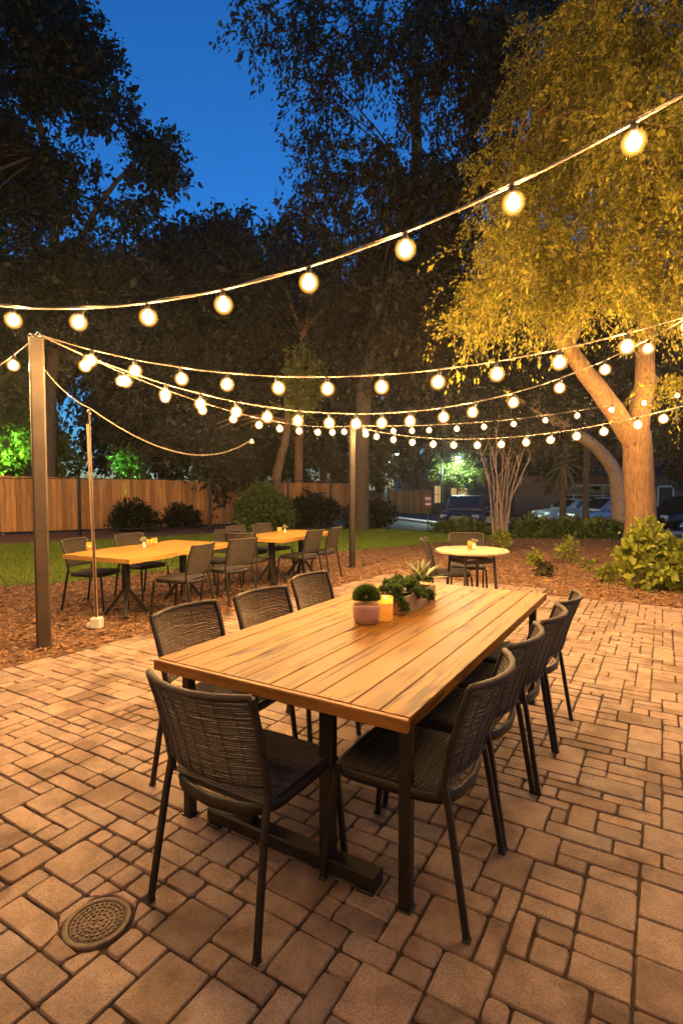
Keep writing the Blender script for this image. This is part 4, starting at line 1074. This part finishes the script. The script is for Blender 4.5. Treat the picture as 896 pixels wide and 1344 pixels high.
BP = [(-14.6, 13.4), (-11.6, 15.3), (-8.28, 16.95), (-4.6, 18.8), (-2.07, 20.8), (-.45, 22.3)]
t = thing('metal_fence', 'low profile black metal post and rail fence in front of the wooden boards', 'fence', (BP[2][0], BP[2][1], 0)); o = Vector((BP[2][0], BP[2][1], 0))
for (x, y) in BP:
    m = MB(); m.bar(Vector((x, y, -.1)) - o, Vector((x, y, 1.84)) - o, .085, .085); m.build('post', MAT['metal_black'], t)
for z, r in ((.17, .022), (1.80, .014)):
    m = MB()
    for a, b in zip(BP[:-1], BP[1:]):
        m.tube([Vector((*a, z)) - o, Vector((*b, z)) - o], r, 6)
    m.build('rail', MAT['metal_black'], t)
# far fence across the road
t = thing('street_fence', 'distant pale wooden fence across the street behind the lamp', 'fence', (4, 42, -.55))
for k in range(3):
    m = MB(); x0 = -5 + k * 2.7
    for j in range(18): m.box((x0 + j * .15, 0, .95), (.14, .02, 1.85 + random.uniform(-.02, .02)), .003)
    m.build('board_panel', MAT['fence_boards'], t)

# ------------------------------------------------------------------ street things
def street_lamp(label, X, Y, h, arms, mat, lamp_mat, r=.10):
    z = ground_z(X, Y)
    t = thing('street_lamp', label, 'street lamp', (X, Y, z), 0, 'street lamps')
    m = MB(); m.tube([(0, 0, -.1), (0, 0, h)], [.07, .045], 10); m.lathe([(.13, 0), (.12, .12), (.07, .16)], 12); m.build('pole', MAT[mat], t)
    for (dx, dz) in arms:
        m = MB(); m.tube([(0, 0, h - .05), (dx * .5, 0, h + dz * .8), (dx, 0, h + dz)], .022, 6)
        m.lathe([(.0001, .09), (.06, .08), (.13, .02), (.135, .0), (.0001, .0)], 14, (dx, 0, h + dz)); hd = m.build('lamp_head', MAT['metal_bronze'], t)
        m = MB(); m.lathe([(.0001, -.06), (r * .6, -.045), (r, -.002), (.0001, -.001)], 14, (dx, 0, h + dz)); m.build('lens', MAT[lamp_mat], hd)
p = at_depth(600, 603, 31)
street_lamp('bright greenish white street lamp shining through a small tree', p.x - .9, 31, p.z + .58, [(.9, .05)], 'metal_brown', 'street_lamp_glow', .14)
p = at_depth(506, 618, 30)
street_lamp('slim pale twin headed lamp post at the end of the street', p.x, 30, p.z + .55, [(.28, .1), (.62, .55)], 'concrete', 'far_lamp_glow', .09)
B = Vector((at_depth(598, 690, 32.6).x, 32.4, -.57))
tree('lit_tree', 'small tree lit pale green by the street lamp', B, [([B, B + Vector((0, 0, 1.2)), B + Vector((.05, 0, 2.5))], .07, .04)], [px_ell(598, 622, 19, 32.3, .7, .8), px_ell(585, 617, 12, 32.3, .6), px_ell(612, 614, 12, 32.3, .6)], 330, 14, .13, 'leaf_bush', 'bark_dark', .3, .3, .08)
p = at_depth(561, 700, 21.5); z = ground_z(p.x, p.y)
t = thing('street_sign', 'small red and white sign on a thin post by the lawn edge', 'sign', (p.x, p.y, z))
m = MB(); m.bar((0, 0, -.05), (0, 0, 1.32), .05); m.build('post', MAT['metal_bronze'], t)
m = MB(); m.box((0, -.035, 1.12), (.30, .012, .46), .006); m.build('panel', MAT['sign_red'], t)
m = MB(); m.box((0, -.0445, 1.24), (.22, .006, .11), .002); m.box((0, -.0445, 1.02), (.22, .006, .08), .002); m.build('panel_marking', MAT['white_paint'], t)

def make_car(label, p, rz, paint, L=4.6, W=1.85, H=1.55, suv=True, group='cars parked in the lot'):
    t = thing('parked_car', label, 'car', tuple(p), rz, group)
    # body by cross sections along +Y (front at -Y)
    def loft(secs, smooth=True):
        m = MB(); vs = []; fs = []; n = len(secs[0])
        for s in secs: vs += s
        for i in range(len(secs) - 1):
            for q in range(n): r = (q + 1) % n; fs.append((i * n + q, i * n + r, (i + 1) * n + r, (i + 1) * n + q))
        fs.append(tuple(range(n))); fs.append(tuple((len(secs) - 1) * n + q for q in reversed(range(n)))); m.add(vs, fs, smooth); return m
    def sec(y, w, z0, z1, c=.12):
        x = w / 2; return [(-x, y, z0 + c), (-x + c, y, z0), (x - c, y, z0), (x, y, z0 + c), (x, y, z1 - c * 1.2), (x - c * .6, y, z1 - .03), (x - .3, y, z1), (-x + .3, y, z1), (-x + c * .6, y, z1 - .03), (-x, y, z1 - c * 1.2)]
    b = H * .62
    m = loft([sec(-L / 2, W * .78, .34, b * .78), sec(-L / 2 + .12, W * .93, .24, b * .88), sec(-L / 2 + .7, W, .22, b * .95), sec(-L * .2, W, .22, b), sec(L * .25, W, .22, b * 1.02), sec(L / 2 - .25, W * .97, .25, b), sec(L / 2, W * .86, .36, b * .9)])
    m.build('body', MAT[paint], t)
    y0, y1 = -L * .2, (L * .47 if suv else L * .36)
    def cs(y, w, z): x = w / 2; return [(-x, y, b - .03), (x, y, b - .03), (x * .97, y, z - .09), (x * .84, y, z), (-x * .84, y, z), (-x * .97, y, z - .09)]
    m = loft([cs(y0 - .1, W * .9, b + .04), cs(y0 + .62, W * .83, H - .03), cs(y0 + 1.4, W * .82, H), cs(y1 - .5, W * .82, H - .02), cs(y1, W * .86, b + .06)], False); m.build('cabin', MAT[paint], t)
    m = MB(); m.add([(-W * .38, y0 - .06, b + .06), (W * .38, y0 - .06, b + .06), (W * .34, y0 + .58, H - .075), (-W * .34, y0 + .58, H - .075)], [(0, 1, 2, 3)], False, Matrix.Translation((0, -.028, .022))); m.build('windscreen', MAT['dark_glass'], t)
    for s in (-1, 1):
        m = MB(); xx = s * W * .452
        m.add([(xx, y0 + .35, b + .05), (xx, y1 - .45, b + .05), (s * W * .424, y1 - .7, H - .12), (s * W * .424, y0 + .75, H - .12)], [(0, 1, 2, 3)]); m.build('side_window', MAT['dark_glass'], t)
        m = MB(); m.box((s * W * .36, -L / 2 + .05, b * .74), (.34, .10, .15), .03); m.build('headlight', MAT['lamp_lens'], t)
        m = MB(); m.box((s * W * .54, y0 + .2, b + .1), (.16, .1, .13), .03); m.build('mirror', MAT[paint], t)
        for yy in (-L * .31, L * .30):
            m = MB(); n = 24
            m.sweep([(s * (W / 2 - .2), yy, .33), (s * (W / 2 - .0), yy, .33)], [(.33 * math.cos(2 * math.pi * k / n), .33 * math.sin(2 * math.pi * k / n)) for k in range(n)]); wh = m.build('wheel', MAT['rubber'], t)
            m = MB(); m.sweep([(s * (W / 2 - .02), yy, .33), (s * (W / 2 + .012), yy, .33)], [(.2 * math.cos(2 * math.pi * k / n), .2 * math.sin(2 * math.pi * k / n)) for k in range(n)]); m.build('rim', MAT['chrome'], wh)
    m = MB()
    for k in range(4): m.box((0, -L / 2 - .004, b * .60 + k * .05), (W * .44, .03, .022), .004)
    m.build('grille', MAT['chrome'], t)
    m = MB(); m.box((0, -L / 2 + .02, .40), (W * .84, .12, .16), .04); m.build('bumper', MAT['metal_black'], t)
    m = MB(); m.box((0, -L / 2 - .045, .47), (.32, .012, .14), .004); m.build('number_plate', MAT['white_paint'], t)
def car_at(px, Y, **k):
    X = (px - 448) / 704 * Y; return (X, Y, ground_z(X, Y) - .02)
make_car('dark blue sport utility vehicle parked facing the patio near the street lamp', car_at(611, 26), -.35, 'car_blue', 4.7, 1.9, 1.68)
make_car('black car parked right beside the dark blue vehicle', car_at(642, 28), -.3, 'car_dark', 4.6, 1.85, 1.5, False)
make_car('silver car half hidden behind the thin straight trunk', car_at(752, 31), -1.3, 'car_silver', 4.4, 1.8, 1.45, False)
make_car('pale silver car seen between the thin trunk and the curved trunk', car_at(797, 27), -1.35, 'car_silver', 4.6, 1.85, 1.6)
make_car('dark car at the edge of the view beyond the large shrub', car_at(900, 25), -1.2, 'car_dark', 4.7, 1.9, 1.65)
for (x, Y, lb) in ((719, 22.6, 'short pale bollard at the lot edge beside the palm'), (700, 19.6, 'low rail post at the edge of the bed')):
    X = (x - 448) / 704 * Y
    t = thing('bollard', lb, 'bollard', (X, Y, ground_z(X, Y)), 0, 'bollards at the lot')
    m = MB(); m.lathe([(.06, -.05), (.06, .72), (.045, .77), (.0001, .78)], 14); m.build('shaft', MAT['concrete'], t)
    m = MB(); m.lathe([(.062, .6), (.062, .68)], 14); m.build('band', MAT['white_paint'], t)

# houses
def window(t, x, y, z, w_, h_, mat, frame='white_paint', bars=True):
    m = MB(); f = .09
    m.box((x, y - .03, z + h_ / 2 + f / 2), (w_ + 2 * f, .08, f), .005); m.box((x, y - .03, z - h_ / 2 - f / 2), (w_ + 2 * f, .1, f), .005)
    m.box((x - w_ / 2 - f / 2, y - .03, z), (f, .078, h_), .005); m.box((x + w_ / 2 + f / 2, y - .03, z), (f, .078, h_), .005)
    if bars: m.box((x, y - .03, z), (.04, .05, h_), 0); m.box((x, y - .032, z), (w_, .05, .04), 0)
    fr = m.build('window', MAT[frame], t)
    m = MB(); m.box((x, y - .006, z), (w_, .012, h_)); m.build('pane', MAT[mat], fr)
def house(label, cx_, cy_, W, D, H, wall, wins, door=None, rz=0.0, roofh=1.8, zb=-.55):
    t = thing('house', label, 'house', (cx_, cy_, zb), rz)
    m = MB(); m.box((0, D / 2, H / 2 - .2), (W, D, H + .4)); m.build('wall', MAT[wall], t)
    m = MB(); e = .5
    m.add([(-W / 2 - e, -e, H), (W / 2 + e, -e, H), (W / 2 + e, D + e, H), (-W / 2 - e, D + e, H), (-W / 2 + 1, D / 2, H + roofh), (W / 2 - 1, D / 2, H + roofh)], [(0, 1, 5, 4), (1, 2, 5), (2, 3, 4, 5), (3, 0, 4), (3, 2, 1, 0)]); m.build('roof', MAT['roof_shingle'], t)
    for wn in wins: window(t, wn[0], 0, wn[1], wn[2], wn[3], wn[4])
    if door:
        x, mt = door; m = MB(); m.box((x, -.03, 1.02), (.95, .06, 2.05), .01); d = m.build('door', MAT[mt], t)
        m = MB(); m.box((x - .53, -.04, 1.05), (.1, .1, 2.2), .01); m.box((x + .53, -.04, 1.05), (.1, .1, 2.2), .01); m.box((x, -.04, 2.16), (.955, .1, .12), .01); m.build('door_frame', MAT['white_paint'], t)
        m = MB(); m.lathe([(.0001, -.03), (.03, -.02), (.03, .02), (.0001, .03)], 10, (x + .35, -.09, 1.0)); m.build('handle', MAT['chrome'], d)
X = lambda px, Y: (px - 448) / 704 * Y
house('dark brick bungalow with white framed windows behind the parked cars', X(790, 38), 38, 15, 8, 2.9, 'brick_house', [(X(752, 38) - X(790, 38), 1.55, 1.3, 1.2, 'dark_glass'), (X(790, 38) - X(790, 38), 1.5, 2.3, 1.4, 'dark_glass')], (X(872, 38) - X(790, 38), 'car_dark'))
house('pale house with two warm lit windows beyond the street lamp', X(590, 50), 50, 9, 8, 2.9, 'siding', [(X(575, 50) - X(590, 50), 1.45, .75, 1.55, 'lit_window'), (X(602, 50) - X(590, 50), 1.35, 1.5, 1.35, 'lit_window')], None)

# garden uplights that tint the foliage behind the fence green
def uplight(label, p, target, power, col, cone=38):
    power *= 2.6
    p = Vector(p); t = thing('garden_uplight', label, 'garden light', tuple(p), 0, 'uplights behind the fence')
    d = (Vector(target) - p).normalized()
    m = MB(); m.tube([(0, 0, -.1), (0, 0, .14)], .015, 8); m.tube([Vector((0, 0, .16)) - d * .06, Vector((0, 0, .16)) + d * .09], [.04, .05], 14); m.build('housing', MAT['metal_black'], t)
    m = MB(); m.tube([Vector((0, 0, .16)) + d * .0915, Vector((0, 0, .16)) + d * .096], .044, 14); m.build('lens', MAT['uplight_glow'], t)
    ld = bpy.data.lights.new('uplight_beam', 'SPOT'); ld.energy = power; ld.color = col; ld.spot_size = R(cone); ld.spot_blend = .8; ld.shadow_soft_size = .04
    l = bpy.data.objects.new('uplight_beam', ld); COL.objects.link(l); l.parent = t; l.location = Vector((0, 0, .16)) + d * .12
    l.rotation_euler = d.to_track_quat('-Z', 'Y').to_euler()
q = at_depth(15, 570, 22); uplight('garden uplight behind the fence at the outer edge', (q.x + .5, 20.2, .05), q, 900, (.45, 1, .2))
q = at_depth(168, 602, 24); uplight('garden uplight behind the fence by the thin pole', (q.x + .2, 22.6, .05), q, 350, (.25, 1, .25))
q = at_depth(396, 492, 22.6); uplight('garden uplight at the foot of the ivy trunk', (q.x + .3, 21.6, .05), q, 9000, (.75, 1, .2), 24)
shrub('lit_bush', 'small bush lit green behind the fence by the thin pole', (at_depth(168, 602, 24).x, 24, 0), [(0, 0, at_depth(168, 604, 24).z, .75, .5, .6), (.1, 0, 1.4, .7, .5, .8)], 260, 14, .14, 'leaf_bush', .3, .2, .08, 8)

# ------------------------------------------------------------------ air: thin haze added to give the bulbs a glow
if True:
    m = MB(); m.box((10, 24, 17), (130, 110, 40)); hz = m.build('haze', None); tag(hz, 'thin haze added round the garden to give the bulbs a glow', 'haze', kind='stuff')
    hm = bpy.data.materials.new('haze'); hm.use_nodes = True; n2 = hm.node_tree; n2.nodes.clear()
    ou = n2.nodes.new('ShaderNodeOutputMaterial'); pv = n2.nodes.new('ShaderNodeVolumePrincipled'); pv.inputs['Density'].default_value = .0008; pv.inputs['Color'].default_value = (.9, .9, .9, 1); pv.inputs['Anisotropy'].default_value = .88
    n2.links.new(pv.outputs[0], ou.inputs['Volume']); hz.data.materials.append(hm)

# ------------------------------------------------------------------ added out of view to shape the light: building wall, light strings, trees overhead
p0 = uv(.6, -6.6)
house('unseen cream plastered building added behind the viewer for warm bounce light', p0.x, p0.y, 22, 8, 3.6, 'cream_plaster', [(-4, 1.6, 1.6, 1.4, 'lit_window'), (3.5, 1.6, 1.6, 1.4, 'lit_window')], (0, 'metal_bronze'), TROT + math.pi, 2.0, 0.0)  # unseen wall added to bounce warm light and screen the blue sky
string_light((-5.2, 1.6, 3.4), (2.9, -1.9, 3.4), .35, [.04 + .13 * k for k in range(8)], 'unseen string of lights added behind the viewer to light the foreground')
light_post((-5.25, 1.6), 3.42, .11, .2, 'square steel post in the mulch, holding the added string behind the viewer')
light_post((2.95, -1.95), 3.42, .11, .2, 'square steel post on the paving, holding the far end of the added string')
string_light(W6A, (-11.2, 13.4, 3.0), .15, [.06 + .065 * k for k in range(14)], 'unseen string of lights added along the outer lawn to brighten the fence')  # bulbs added out of view to throw more light on the fence
light_post((-11.25, 13.45), 3.02, .11, .2, 'square steel post on the outer lawn, holding the added fence string')
for k, (x, y, z, r, lb) in enumerate(((-6, -3, 9.5, 4.2, 'unseen tree added to block sky light, mulch side behind the viewer'), (5.5, -2.5, 10, 4.5, 'unseen tree added to block sky light, building end of the paving'), (-11, -1, 9.5, 3.6, 'unseen tree added to block sky light, lawn side past the posts'), (11, 0, 10, 3.8, 'unseen tree added to block sky light, past the open end of the paving'))):
    tree('shade_tree', lb, (x, y - .5, -.05), [([(x, y - .5, -.05), (x + .1, y - .4, 3), (x, y, z - 1)], .3, .12)], [(x, y, z, r, r, 2.2), (x + r * .6, y + 1, z - .6, r * .6, r * .6, 1.6), (x - r * .6, y - .6, z - .5, r * .6, r * .6, 1.6)], 1300, 18, .34, 'leaf_dark', 'bark_dark', .9, .4, .16, .6, 16, .6, .06, 'trees standing round the garden')  # unseen crowns added to cut the blue light from overhead
